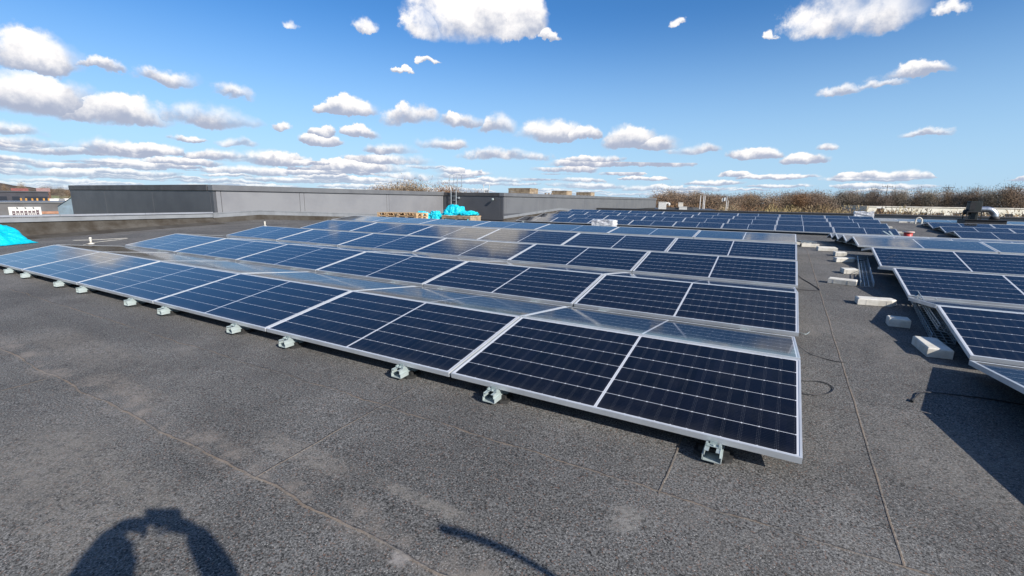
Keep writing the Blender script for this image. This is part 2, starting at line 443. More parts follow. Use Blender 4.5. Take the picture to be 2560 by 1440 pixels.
# the foil seen through the middle gap is split by a thin grey string ribbon
ribbon = n.m('LESS_THAN', n.m('ABSOLUTE', n.m('SUBTRACT', gx, PL / 2)), .0022)
pads = n.m('MULTIPLY', n.m('LESS_THAN', n.m('ABSOLUTE', n.m('SUBTRACT', ddx, .0075)), .0018), n.m('LESS_THAN', n.m('FRACT', n.m('DIVIDE', gy, .0139)), .38))
fing = n.m('MULTIPLY', n.m('LESS_THAN', n.m('FRACT', n.m('DIVIDE', gy, .0139)), .10), .035)
idn = n.comb(n.m('FLOOR', n.m('DIVIDE', gx, CX)), n.m('FLOOR', iy), 0)
oi = n.node('ShaderNodeObjectInfo')
wn = n.node('ShaderNodeTexWhiteNoise'); n.put(wn.inputs['Vector'], n.v('ADD', idn, n.comb(n.m('MULTIPLY', oi.outputs['Random'], 57.0), 0, 0)))
cellc = n.mix(wn.outputs[0], (.0026, .0028, .0048, 1), (.0046, .0050, .0092, 1))
cellc = n.mix(n.m('MULTIPLY', pads, .06), cellc, (.6, .6, .6, 1))
cellc = n.mix(n.m('ADD', fing, colgap), cellc, (.45, .47, .5, 1))
wh = n.mix(ribbon, (.56, .57, .59, 1), (.42, .43, .44, 1))
c = n.mix(white, cellc, wh)
dust = n.ss(n.noise(g, 5, 6, .7), .4, .8)
low = n.ss(gy, .10, .0)
c = n.mix(n.m('MULTIPLY', n.m('MULTIPLY_ADD', dust, .022, n.m('MULTIPLY', low, .03)), n.m('MULTIPLY_ADD', oi.outputs['Random'], 1.1, .35)), c, (.40, .37, .33, 1))
n.put(b.inputs['Base Color'], c)
n.put(b.inputs['Roughness'], n.m('MULTIPLY_ADD', dust, .07, .055))
b.inputs['IOR'].default_value = 1.42

def panel_meshes():
    f = MB(); w, h = .0115, .035
    for c, d in (((PL / 2, w / 2, -h / 2), (PL, w, h)), ((PL / 2, PW - w / 2, -h / 2), (PL, w, h)), ((w / 2, PW / 2, -h / 2), (w, PW - 2 * w, h)), ((PL - w / 2, PW / 2, -h / 2), (w, PW - 2 * w, h))): f.box(c, d)
    # inner lower flange
    for c, d in (((PL / 2, .02, -h + .0012), (PL - .03, .024, .002)), ((PL / 2, PW - .02, -h + .0012), (PL - .03, .024, .002))): f.box(c, d)
    fo = f.build('frame', M_alu)
    q = MB(); q.box((PL / 2, PW / 2, -.0045), (PL - 2 * w, PW - 2 * w, .005))
    lo = q.build('laminate', [M_cell, M_back])
    for p in lo.data.polygons: p.material_index = 0 if p.normal.z > .5 else 1
    # moulded slots in the low rim
    return fo.data, lo.data, fo, lo
FME, LME, _fo, _lo = panel_meshes()
bpy.data.objects.remove(_fo); bpy.data.objects.remove(_lo)
def panel(loc, rot, label, group):
    t = empty('solar_panel', loc, rot, label, 'solar panel', group)
    for nm, me_ in (('frame', FME), ('laminate', LME)):
        o = bpy.data.objects.new(nm, me_); col.objects.link(o); o.parent = t
    return t
ORD = ['first', 'second', 'third', 'fourth', 'fifth', 'sixth', 'seventh', 'eighth', 'ninth']
random.seed(11)
def front(x0, y, z, tilt, side, k, label, group):
    """k-th panel counted from the aisle; side -1 runs left of x0, +1 runs right"""
    xl = x0 - (k + 1) * LP + .02 if side < 0 else x0 + k * LP
    return panel((xl, y, z), (R(tilt + random.uniform(-.25, .25)), random.uniform(-.0006, .0006), 0), label, group)
def rear(x0, y, z, tilt, tb, side, k, label, group):
    """the panel leaning against the ridge from behind"""
    rz = z + PW * math.sin(R(tilt)); ry = y + PW * math.cos(R(tilt)) + .022
    yb = ry + PW * math.cos(R(tb)); zb = rz - PW * math.sin(R(tb))
    xr = x0 - k * LP if side < 0 else x0 + (k + 1) * LP - .02
    return panel((xr, yb, zb), (R(tb + random.uniform(-.25, .25)), random.uniform(-.0006, .0006), math.pi), label, group)

NEAR = [(0.0, 0.0, .10, 10.3, 'nearest'), (.031, 2.153, .192, 10.55, 'second'), (.067, 4.312, .282, 10.7, 'third'), (.099, 6.457, .374, 10.8, 'fourth')]
TB = 6.2
for x0, y, z, t, w in NEAR:
    for k in range(6):
        front(x0, y, z, t, -1, k, f'dark panel facing viewer in the {w} row of left array, {ORD[k]} from aisle', 'solar panels of the left array')
        rear(x0, y, z, t, TB, -1, k, f'sky-reflecting panel sloping away behind the {w} ridge of left array, {ORD[k]} from aisle', 'solar panels of the left array')
for k in range(7):
    front(.145, 9.271, .469, 6.4, -1, k, f'pale blue reflecting panel in fifth row of left array, {ORD[k]} from aisle', 'solar panels of the left array')
    rear(.145, 9.271, .469, 6.4, 10.4, -1, k, f'panel sloping away behind the fifth ridge of left array, {ORD[k]} from aisle', 'solar panels of the left array')
RIGHT = [(1.11, 0.0, .10, 10.3, 'nearest', 2), (1.135, 2.153, .192, 10.55, 'second', 2), (1.15, 4.312, .282, 10.7, 'third', 2), (1.19, 6.457, .374, 10.8, 'fourth', 3)]
for x0, y, z, t, w, nn in RIGHT:
    for k in range(nn):
        front(x0, y, z, t, 1, k, f'dark panel facing viewer in the {w} row right of aisle, {ORD[k]} from aisle', 'solar panels right of the aisle')
        rear(x0, y, z, t, TB, 1, k, f'panel sloping away behind the {w} ridge right of aisle, {ORD[k]} from aisle', 'solar panels right of the aisle')
for i, (x0, y, z, w) in enumerate([(1.225, 9.33, .467, 'fifth'), (1.245, 11.38, .380, 'sixth'), (1.265, 13.43, .293, 'seventh'), (1.29, 15.45, .200, 'eighth')]):
    for k in range(4 if i == 0 else 2):
        front(x0, y, z, 6.4, 1, k, f'pale reflecting panel in the {w} row right of aisle, {ORD[k]} from aisle', 'solar panels right of the aisle')
        rear(x0, y, z, 6.4, 10.4, 1, k, f'panel behind the {w} saw-tooth ridge right of aisle, {ORD[k]} from aisle', 'solar panels right of the aisle')
FARB = [(3.85, 20.42, .132, 10.9, 'nearest'), (3.883, 22.70, .262, 10.9, 'second'), (3.911, 24.95, .357, 10.9, 'third'), (3.95, 27.12, .461, 10.9, 'fourth')]
for x0, y, z, t, w in FARB:
    for k in range(8):
        front(x0, y, z, t, -1, k, f'small dark panel in the {w} row of far block, {ORD[k]} from its right end', 'solar panels of the far block')
KB = [(5.60, 20.5, .12, 11.2, 'nearest'), (5.66, 22.65, .205, 11.2, 'second'), (5.69, 24.8, .30, 11.0, 'third')]
for x0, y, z, t, w in KB:
    for k in range(4):
        front(x0, y, z, t, 1, k, f'dark panel in the {w} row before the roof fan, {ORD[k]} from its left end', 'solar panels before the roof fan')
        rear(x0, y, z, t, 6.0, 1, k, f'panel behind the {w} ridge before the roof fan, {ORD[k]} from its left end', 'solar panels before the roof fan')
for k in range(6):
    front(4.05, 28.47, .45, 5.5, 1, k, f'pale panel in the last row under far parapet, {ORD[k]} from its left end', 'solar panels under the far parapet')

# ------------------------------------------------------------------ mounting rails
M_rub = grime('black_rubber', (.022, .022, .021), .75, 0, .2, 20)
M_dark = grime('dark_steel', (.03, .03, .032), .6, .2, .2, 10)
def make_rail():
    L0, L1, w, h, zt = -.070, 8.62, .082, .068, -.037
    t = empty('mounting_rail')
    m_ = MB()
    # open channel: bottom, two walls, two inward lips and a swaged shoulder
    zb = zt - h
    m_.box((0, (L0 + L1) / 2, zb + .0015), (w, L1 - L0, .003))
    for sx in (-1, 1):
        m_.bar((sx * (w / 2 + .004), L0, zb + .016), (sx * (w / 2 + .004), L1, zb + .016), .003, .030)
        m_.bar((sx * (w / 2 - .004), L0, zb + .047), (sx * (w / 2 - .004), L1, zb + .047), .003, .030)
        m_.bar((sx * w / 2, L0, zb + .0315), (sx * w / 2, L1, zb + .0315), .012, .003)
        m_.bar((sx * (w / 2 - .014), L0, zt - .010), (sx * (w / 2 - .014), L1, zt - .010), .020, .003)
    # a cross strap stiffens the mouth
    m_.build('channel', M_galv, t)
    for i in range(4):
        y0 = i * 2.153
        c = MB()
        c.box((0, y0 - .012, zt - .004), (.076, .036, .003)); c.box((-.032, y0 - .016, zt + .002), (.010, .024, .010)); c.box((.032, y0 - .016, zt + .002), (.010, .024, .010))
        c.box((0, y0 - .003, zt + .008), (.036, .004, .020)); c.tube([(0, y0 - .022, zt - .004), (0, y0 - .022, zt + .006)], .006, 6)
        c.build('panel_clip', M_galv, t)
        q = MB()
        for sx in (-.035, .035):
            q.bar((sx, y0 + .92, zt - .01), (sx, y0 + 1.022, .098), .004, .03); q.bar((sx, y0 + 1.13, zt - .01), (sx, y0 + 1.035, .098), .004, .03)
        q.box((0, y0 + 1.03, .100), (.09, .09, .004))
        q.build('ridge_post', M_galv, t)
    for i in range(5):
        y0 = min(.03 + i * 2.153, 8.5)
        q = MB(); q.prism([(-.06, -.05), (.06, -.05), (.095, -.02), (.095, .06), (-.095, .06), (-.095, -.02)], zb - .026, zb - .0005)
        q.box((0, .0, zb + .01), (.15, .03, .03))
        o = q.build('rubber_foot', M_rub, t, loc=(0, y0, 0))
    return t
rail0 = make_rail()
RX = [-.39, -1.74, -2.55, -3.89, -4.70, -6.05, -6.85, -8.24, -9.02, -10.35, -11.12, -12.35]
RL = ['under the first panel from aisle, close to its right corner', 'under the first panel from aisle, left of its middle']
for i, x in enumerate(RX):
    o = rail0 if i == 0 else copy_tree(rail0)
    o.location = (x, 0, .10); o.rotation_euler = (math.atan(.0425), 0, 0)
    half = 'right' if i % 2 == 0 else 'left'
    tag(o, f'galvanised rail end jutting out under the {half} half of the {ORD[i // 2]} front panel from aisle', 'mounting rail', 'mounting rails under the panels')
for i, (x, w) in enumerate(((1.55, 'nearest to the aisle'), (2.85, 'second from the aisle'))):
    o = copy_tree(rail0); o.location = (x, 0, .10); o.rotation_euler = (math.atan(.0425), 0, 0)
    tag(o, f'galvanised rail in the shade under the right-hand panels, {w}', 'mounting rail', 'mounting rails under the panels')
o = copy_tree(rail0); o.location = (1.65, 9.31, .466); o.rotation_euler = (-math.atan(.0437), 0, 0)
tag(o, 'galvanised rail under the saw-tooth ridges right of the aisle', 'mounting rail', 'mounting rails under the panels')
for i, (x, w) in enumerate(((3.4, 'right end of far block'), (-12.6, 'left end of far block'))):
    o = copy_tree(rail0); o.location = (x, 20.40, .13); o.rotation_euler = (math.atan(.0497), 0, 0)
    tag(o, f'galvanised rail in the dark under the {w}', 'mounting rail', 'mounting rails under the panels')
o = copy_tree(rail0); o.location = (5.95, 20.5, .12); o.rotation_euler = (math.atan(.043), 0, 0)
tag(o, 'galvanised rail in the dark under the panels before the roof fan', 'mounting rail', 'mounting rails under the panels')

# ------------------------------------------------------------------ clad hall beside the roof
M_clad = grime('grey_cladding', (.155, .158, .162), .38, .15, .10, .7, (.92, .92, .94))
M_clad_lit = grime('lit_grey_cladding', (.24, .24, .245), .38, .15, .10, .7, (.92, .92, .94))  # lighter copy of the hall grey; east wall's brightness put into the colour
M_clad2 = grime('dark_cladding', (.085, .088, .095), .42, .15, .12, .7, (.92, .92, .94))  # darker copy; on the hall's end and step walls shade put into the colour
M_cap = grime('grey_cap', (.17, .172, .175), .36, .2, .12, 1.2, (.9, .9, .92))
M_cap2 = grime('dark_cap', (.075, .072, .072), .5, .1, .25, 2.0, (.9, .88, .85))
M_flash = grime('zinc_flashing', (.27, .28, .29), .42, .25, .18, 2.5, (.9, .9, .9))
M_upst = grime('felt_upstand', (.085, .078, .068), .95, 0, .45, 2.2, (.95, .85, .75), .2, .5, .5)
M_black, _, _ = mat('black_sealant', (.012, .012, .013), .7)
M_roof2 = grime('hall_roof_felt', (.07, .068, .065), .95, 0, .3, .6)
XA, YA, YB, XC, YE, XW = -18.43, 7.19, 20.78, -14.1, 58.5, -31.45
ZT, ZBd = 1.665, 1.455
hall = empty('clad_hall', (XA, YB, GZ), label='long grey metal-clad hall rising beyond the left edge of the roof', cat='building')
def inv(o): o.location = -Vector(hall.location); return o
k = MB()   # core behind the cladding
k.prism([(XW + .12, YA + .12), (XA - .12, YA + .12), (XA - .12, YB + .12), (XC - .12, YB + .12), (XC - .12, YE), (XW + .12, YE)], GZ, 1.40)
inv(k.build('hall_body', M_roof2, hall))
def wall_y(x, y0, y1, z0, z1, seams, name, mt, out=.1):   # east-facing wall of cassettes, x is the outer face
    k = MB(); ys = [y0] + seams + [y1]
    for a, c_ in zip(ys, ys[1:]):
        if c_ - a > .05: k.box((x - out / 2, (a + c_) / 2, (z0 + z1) / 2), (out, c_ - a - .018, z1 - z0), bev=.008)
    k.box((x - out + .02, (y0 + y1) / 2, (z0 + z1) / 2), (.03, y1 - y0 - .03, z1 - z0 - .01))
    return inv(k.build(name, mt, hall))
def wall_x(y, x0, x1, z0, z1, seams, name, mt, out=.1):   # south-facing
    k = MB(); xs_ = [x0] + seams + [x1]
    for a, c_ in zip(xs_, xs_[1:]):
        if c_ - a > .05: k.box(((a + c_) / 2, y + out / 2, (z0 + z1) / 2), (c_ - a - .018, out, z1 - z0), bev=.008)
    k.box(((x0 + x1) / 2, y + out - .02, (z0 + z1) / 2), (x1 - x0 - .03, .03, z1 - z0 - .01))
    return inv(k.build(name, mt, hall))
wall_y(XA, YA + .1, YB, -.6, ZBd, [7.47, 10.78, 11.0, 15.97, 16.15, 20.62], 'east_cladding', M_clad_lit)
wall_x(YA, XW, XA, GZ, ZBd, [-27.5, -23.0, -18.62], 'end_cladding', M_clad2)
wall_x(YB, XA, XC, .30, ZBd, [XA + .25, XC - .2], 'step_cladding', M_clad2)
wall_y(XC, YB + .1, YE, .45, ZBd, [20.98, 21.15, 25.4, 28.35, 33.6, 39.5, 45.5, 51.5], 'rear_cladding', M_clad2 if False else M_clad)
k = MB()
for (cx, cy, sx, sy) in (((XA - .13 + .035), (YA + YB) / 2 - .0, .33, YB - YA + .07),):
    k.box((cx, cy, (ZBd + ZT) / 2), (sx, sy, ZT - ZBd), bev=.012)
k.box((XC - .13 + .035, (YB + YE) / 2 - .02, (ZBd + ZT) / 2 - .02), (.33, YE - YB + .04, ZT - ZBd), bev=.012)
inv(k.build('roof_edge_cap', M_cap, hall))
k = MB()
k.box(((XW + XA) / 2 - .17, YA + .09, (ZBd + ZT) / 2 + .002), (XA - XW - .33, .25, ZT - ZBd + .01), bev=.012)
inv(k.build('end_cap', M_cap2, hall)); k = MB()
k.box(((XA + XC) / 2 - .05, YB + .09, (ZBd + ZT) / 2 - .015), (XC - XA - .25, .25, ZT - ZBd - .004), bev=.012)
inv(k.build('end_cap', M_cap2, hall))
# foot of the walls: skirt sheets, upstand felt, sloped flashing following the roof
def flash_strip(x0, x1, y, top, bot, t):    # along X
    pass
k = MB(); f = MB(); u = MB()
def strip_y(mb, x, ya, yb, za0, za1, zb0, zb1, th):
    """upright strip along Y, outer face at x, z from za0..za1 at ya to zb0..zb1 at yb"""
    mb.add([(x - th, ya, za0), (x, ya, za0), (x, yb, zb0), (x - th, yb, zb0), (x - th, ya, za1), (x, ya, za1), (x, yb, zb1), (x - th, yb, zb1)],
           [(3, 2, 1, 0), (4, 5, 6, 7), (0, 1, 5, 4), (1, 2, 6, 5), (2, 3, 7, 6), (3, 0, 4, 7)])
for ya, yb in ((7.10, 8.85), (8.85, 18.75), (18.75, YB + .03)):
    strip_y(f, XA + .035, ya, yb, zr(ya) + .19, zr(ya) + .365, zr(yb) + .19, zr(yb) + .365, .03)
    strip_y(f, XA + .050, ya, yb, zr(ya) + .335, zr(ya) + .375, zr(yb) + .335, zr(yb) + .375, .03)
    strip_y(u, XA + .030, ya, yb, zr(ya) - .05, zr(ya) + .20, zr(yb) - .05, zr(yb) + .20, .05)
for ya, yb in ((YB + .0, 28.6), (28.6, 36.7)):
    strip_y(f, XC + .035, ya, yb, zr(ya) + .15, zr(ya) + .30, zr(yb) + .15, zr(yb) + .30, .03)
    strip_y(u, XC + .030, ya, yb, zr(ya) - .05, zr(ya) + .16, zr(yb) - .05, zr(yb) + .16, .05)
strip_y(k, XC + .012, YB + .04, 36.7, .02, .46, .02, .46, .02)
inv(f.build('wall_flashing', M_flash, hall)); inv(u.build('wall_upstand', M_upst, hall))
k.box(((XA + XC) / 2, YB - .012, .19), (XC - XA - .02, .02, .24)); inv(k.build('wall_skirt', M_clad2, hall))
k = MB(); k.box(((XA + XC) / 2, YB - .02, .045), (XC - XA - .05, .03, .085)); inv(k.build('base_seal', M_black, hall))

# spotlight on the step wall
lamp = empty('wall_floodlight', (-14.72, YB, 1.30), label='small round floodlight on the dark step of the hall wall', cat='wall lamp')
k = MB(); k.box((0, -.02, 0), (.09, .04, .12)); k.bar((0, -.03, 0), (0, -.13, -.02), .025); k.build('bracket', M_dark, lamp)
k = MB(); k.tube([(0, -.10, -.01), (0, -.20, -.05), (0, -.215, -.056)], [.055, .075, .07], 14); k.build('lamp_head', M_galv, lamp, True)

# west parapet
pw = empty('roof_parapet', (XA + .1, 0, 0), label='low felted parapet with pale metal cap along left roof edge', cat='parapet')
k = MB(); k.prism([(XA - .32, -12), (XA + .02, -12), (XA + .02, 7.09), (XA - .32, 7.09)], -1.2, .50)
# cant strip at its foot
n0 = 24
vs = []
for i in range(n0 + 1):
    y = -12 + (7.09 + 12) * i / n0; z = zr(y)
    vs += [(XA + .02, y, z + .16), (XA + .16, y, z + .055), (XA + .85, y, z + .006), (XA + .85, y, z - .03), (XA + .02, y, z - .03)]
fs = []
for i in range(n0):
    for q in range(3): fs.append((i * 5 + q, i * 5 + q + 1, (i + 1) * 5 + q + 1, (i + 1) * 5 + q))
k.add(vs, fs)
o = k.build('felt_upstand', M_upst, pw); o.location = -Vector(pw.location)
k = MB(); k.box((XA + .045, -2.45, .55), (.012, 19.05, .125)); k.box((XA + .051, -2.45, .492), (.02, 19.05, .008)); o = k.build('fascia', M_flash, pw); o.location = -Vector(pw.location)
M_capl = grime('parapet_cap_metal', (.36, .37, .40), .38, .3, .15, 1.5, (.9, .9, .9))
k = MB()
for i in range(9):
    y0 = -12 + i * 2.12; k.sweep_x([(0, 0), (.03, 0), (.03, 0)], []) if False else None
    y1 = min(y0 + 2.112, 7.09)
    k.add([(XA - .40, y0, .60), (XA + .09, y0, .628), (XA + .09, y1, .628), (XA - .40, y1, .60), (XA - .40, y0, .655), (XA + .09, y0, .683), (XA + .09, y1, .683), (XA - .40, y1, .655)],
          [(3, 2, 1, 0), (4, 5, 6, 7), (0, 1, 5, 4), (1, 2, 6, 5), (2, 3, 7, 6), (3, 0, 4, 7)])
o = k.build('cap', M_capl, pw); o.location = -Vector(pw.location)

# far parapet
pf = empty('roof_parapet', (0, 36.6, 0), label='dark flat-capped parapet closing the far edge of the roof', cat='parapet')
k = MB(); k.box(((XC + XR) / 2, .2, -.3), (XR - XC - .06, .38, 1.74)); k.build('wall_body', M_clad2, pf)
k = MB(); k.box(((XC + XR) / 2, -.02, .46), (XR - XC - .06, .05, .23), bev=.01); k.build('fascia', M_cap, pf)
k = MB(); k.box(((XC + XR) / 2, .15, .615), (XR - XC - .06, .60, .08), bev=.015); k.build('cap', M_cap2, pf)

# ------------------------------------------------------------------ loose things on the roof
M_conc = grime('pale_concrete', (.64, .61, .54), .85, 0, .16, 9, (.9, .88, .84), .25, .25, .2)
def block(x, y, rot, lx, ly, h, label, dz=0.0, point=0, group='pale ballast blocks in the aisle'):
    k = MB(); a, c_ = lx / 2, ly / 2
    if point: poly = [(-a, -c_), (a - c_ * .8, -c_), (a, -c_ * .1), (a - c_ * .25, c_), (-a + .01, c_)]
    else: poly = [(-a, -c_), (a, -c_), (a, c_), (-a, c_)]
    b_ = .010; cx = sum(p[0] for p in poly) / len(poly); cy = sum(p[1] for p in poly) / len(poly)
    n_ = len(poly); ins = [(cx + (px - cx) * .93, cy + (py - cy) * .90) for px, py in poly]
    vs = [(px, py, 0) for px, py in poly] + [(px, py, h - b_) for px, py in poly] + [(px, py, h) for px, py in ins]
    fs = [list(range(n_ - 1, -1, -1)), list(range(2 * n_, 3 * n_))]
    for r_ in (0, n_):
        fs += [(r_ + i, r_ + (i + 1) % n_, r_ + n_ + (i + 1) % n_, r_ + n_ + i) for i in range(n_)]
    k.add(vs, fs)
    # moulded ribs on the long face
    for t in (-.28, .22): k.box((t * lx, -c_ + .001, h * .45), (.008, .006, h * .8))
    s_ = math.atan((zr(y + .05) - zr(y - .05)) / .1)
    o = k.build('ballast_block', M_conc, loc=(x, y, zr(y) + .004 + dz)); o.scale = (1, 1, .88); o.rotation_euler = Euler((0, 0, rot)); o.rotation_euler.rotate(Euler((s_, 0, 0)))
    return tag(o, label, 'ballast block', group)
block(1.005, 2.55, R(-84), .34, .165, .088, 'pale ballast block half in shade by the low corner of a right-hand panel')
block(.905, 3.31, R(2), .168, .13, .092, 'short ballast block lying wholly in shade beside the wire tray')
block(.845, 4.20, R(9), .385, .15, .082, 'long ballast block with pointed end in front of the shade edge', point=1)
block(.625, 5.33, R(-12), .325, .13, .080, 'long ballast block at the near end of the upper wire tray')
block(.795, 6.29, R(14), .195, .16, .080, 'small squarish ballast block left of the upper wire tray')
block(.845, 7.50, R(20), .33, .15, .080, 'pointed ballast block beyond the small squarish one', point=1)
block(.835, 8.23, R(12), .185, .14, .085, 'small ballast block nearest the roof ridge')
block(.675, 8.86, R(8), .335, .12, .080, 'front block of the pair lying side by side on the roof ridge')
block(.690, 9.34, R(5), .335, .12, .080, 'rear block of the pair lying side by side on the roof ridge')
block(.455, 10.66, R(14), .37, .15, .085, 'ballast block carrying cut pieces of cable tray')
block(.34, 11.75, R(8), .40, .14, .085, 'pale ballast block beside the corner of the fifth left row')
block(.40, 13.3, R(4), .36, .14, .085, 'farthest pale block in the aisle')
block(5.21, 28.12, R(4), .34, .14, .08, 'left block of the two beneath the last panel row', group='pale blocks at the last panel row')
block(5.66, 28.16, R(-6), .30, .14, .08, 'right block of the two beneath the last panel row', group='pale blocks at the last panel row')
block(4.18, 22.6, R(5), .34, .12, .07, 'pale block end at the right side of far block, second row', group='pale blocks at the last panel row')
block(4.16, 24.9, R(5), .26, .12, .07, 'pale block end at the right side of far block, third row', group='pale blocks at the last panel row')
block(2.35, 29.5, R(5), .45, .3, .12, 'pale block seen over the top row of far block', group='pale blocks at the last panel row')

M_wire = grime('zinc_wire', (.42, .47, .50), .40, .45, .15, 12)
def wire_tray(name, a, b_, width, height, label, cat='cable tray', group='wire cable trays in the aisle', lift=.006, step=.10, r=.0034, rolled=0.0):
    a = Vector(a); b_ = Vector(b_); d = b_ - a; L = d.length
    t = empty(name, a, (0, 0, 0), label, cat, group)
    q = d.to_track_quat('X', 'Z').to_matrix().to_4x4() @ Matrix.Rotation(rolled, 4, 'X')
    k = MB(); k.M = q
    w = width / 2
    for yy, zz in ((-w, 0), (-w / 3, 0), (w / 3, 0), (w, 0), (-w, height * .5), (w, height * .5), (-w, height), (w, height)):
        k.bar((0, yy, zz + lift + (r * 2 if zz == 0 else 0)), (L, yy, zz + lift + (r * 2 if zz == 0 else 0)), r * 2)
    k.build('long_wires', M_wire, t)
    k = MB(); k.M = q; n_ = int(L / step)
    for i in range(n_ + 1):
        x = i * L / n_
        k.bar((x, -w, lift), (x, w, lift), r * 2); k.bar((x, -w - r, lift), (x, -w - r, height + lift), r * 2); k.bar((x, w + r, lift), (x, w + r, height + lift), r * 2)
    k.build('cross_wires', M_wire, t)
    return t
def onroof(x, y, dz=0.0): return (x, y, zr(y) + dz)
wire_tray('cable_tray', onroof(.895, 5.27), onroof(1.135, 7.86), .14, .06, 'galvanised wire cable tray lying flat between the pale blocks and panels')
wire_tray('cable_tray', onroof(1.15, 2.87), onroof(1.335, 4.86), .155, .06, 'galvanised wire cable tray in deep shade under right-hand panel edges')
wire_tray('cable_tray', onroof(1.19, 2.95, .07), onroof(1.36, 4.95, .065), .15, .055, 'second shaded wire tray stacked on the one under right-hand panels', rolled=.25)
for i, (x0, y0, x1, y1, w) in enumerate(((.30, 10.55, .20, 11.6, 'left'), (.42, 10.58, .33, 11.55, 'middle'), (.56, 10.62, .43, 11.6, 'right'))):
    k = MB(); z0 = zr(y0) + .097 + i * .001; z1 = zr(y1) + .098 + i * .001
    k.bar((x0, y0, z0), (x1, y1, z1), .055, .004); k.bar((x0 - .027, y0, z0 + .016), (x1 - .027, y1, z1 + .016), .004, .03); k.bar((x0 + .027, y0, z0 + .016), (x1 + .027, y1, z1 + .016), .004, .03)
    tag(k.build('cut_rail_piece', M_wire), f'bright cut rail piece resting on a ballast block, {w} of three', 'rail piece', 'cut rail pieces on the block')

M_cab = grime('black_cable', (.018, .018, .02), .5, 0, .1, 20)
def smooth_path(pts, n=6):
    P = [Vector(p) for p in pts]; out = []
    for i in range(len(P) - 1):
        p0 = P[max(i - 1, 0)]; p1 = P[i]; p2 = P[i + 1]; p3 = P[min(i + 2, len(P) - 1)]
        for k in range(n):
            t = k / n
            out.append(.5 * ((2 * p1) + (-p0 + p2) * t + (2 * p0 - 5 * p1 + 4 * p2 - p3) * t * t + (-p0 + 3 * p1 - 3 * p2 + p3) * t ** 3))
    out.append(P[-1]); return out
def cable(pts, r, label, m_=None, name='cable', cat='cable', group='loose cables on the roof'):
    k = MB(); k.tube(smooth_path(pts), r * .72, 7); return tag(k.build(name, m_ or M_cab, smooth=True), label, cat, group)
cable([onroof(-.06, 1.30, .10), onroof(.02, 1.33, .02), onroof(.06, 1.345, .006), onroof(.15, 1.385, .006), onroof(.215, 1.35, .006), onroof(.23, 1.28, .006), onroof(.185, 1.18, .006), onroof(.11, 1.12, .006), onroof(.03, 1.10, .012), onroof(-.06, 1.10, .08)], .0045, 'thin black cable looping out beside the nearest panel corner')
cable([onroof(.665, 1.33, .006), onroof(.69, 1.40, .006), onroof(.74, 1.475, .02), onroof(.80, 1.52, .014), onroof(.95, 1.58, .006), onroof(1.2, 1.6, .006), onroof(1.5, 1.55, .006)], .0055, 'black cable end curling out of the large dark shadow')
k = MB(); k.tube(smooth_path([onroof(.655, 1.305, .007), onroof(.672, 1.352, .007)], 2), .010, 8); tag(k.build('cable_plug', M_rub), 'black plug on the cable end at the shadow edge', 'plug')
cable([onroof(1.5, .95, .006), onroof(1.22, .98, .006), onroof(1.05, .80, .006), onroof(1.04, .55, .006), onroof(1.2, .35, .006), onroof(1.5, .30, .006)], .006, 'black cable bend inside the large dark shadow')
cable([onroof(.06, 5.75, .12), onroof(.10, 5.62, .03), onroof(.16, 5.45, .006), onroof(.27, 5.05, .006), onroof(.33, 4.72, .006), onroof(.22, 4.66, .006), onroof(.05, 4.60, .02)], .006, 'black cable lying in a sharp bend beside the third left row')
cable([onroof(.0, 3.35, .18), onroof(.045, 3.30, .10), onroof(.05, 3.0, .05), onroof(.04, 2.75, .12), onroof(-.02, 2.6, .16)], .005, 'black cable sagging at the end of second left row')
cable([onroof(.01, 2.62, .02), onroof(.10, 2.56, .006), onroof(.14, 2.66, .006)], .004, 'short grey cable tail by the second left row', M_galv)
cable([onroof(.0, 1.98, .09), onroof(.12, 1.99, .006), onroof(.28, 1.90, .006), onroof(.36, 1.92, .006)], .004, 'thin dark cable crossing toward the long roof seam')
M_wht = grime('white_plastic', (.62, .62, .60), .5, 0, .1, 8)
cable([onroof(-16.1, 2.35, .012), onroof(-15.7, 2.75, .012), onroof(-15.4, 3.25, .012), onroof(-15.2, 3.0, .012), onroof(-15.05, 2.5, .012), onroof(-14.75, 2.15, .012), onroof(-14.3, 1.95, .012)], .006, 'pale thin cord lying in a loop near the left felt parapet', M_conc)
cable([onroof(1.16, 7.50, .06), onroof(1.05, 7.55, .03), onroof(.98, 7.55, .012)], .012, 'black cable hanging from the fourth right-hand panel corner')
cable([(1.28, 6.62, zr(6.62) + .205), (1.36, 6.80, zr(6.8) + .232), (1.42, 6.86, zr(6.86) + .24)], .004, 'short black cable lying on a right-hand panel', M_cab)

def stub(x, y, label):
    t = empty('vent_stub', onroof(x, y), (0, 0, 0), label, 'vent pipe', 'small vent stubs on the open felt')
    k = MB(); k.tube([(0, 0, 0), (0, 0, .006), (0, 0, .03)], [.07, .07, .03], 12); k.build('base', M_conc, t)
    k = MB(); k.tube([(0, 0, .02), (0, 0, .13)], .022, 10); k.build('pipe', M_conc, t, True)
    k = MB(); k.tube([(0, 0, .12), (0, 0, .135), (0, 0, .165)], [.025, .031, .022], 10); k.build('hood', M_conc, t, True)
stub(-14.84, 2.30, 'short pale vent stub near the pale cord on the left felt')
stub(-15.29, 7.10, 'short pale vent stub just behind the third row ridge')

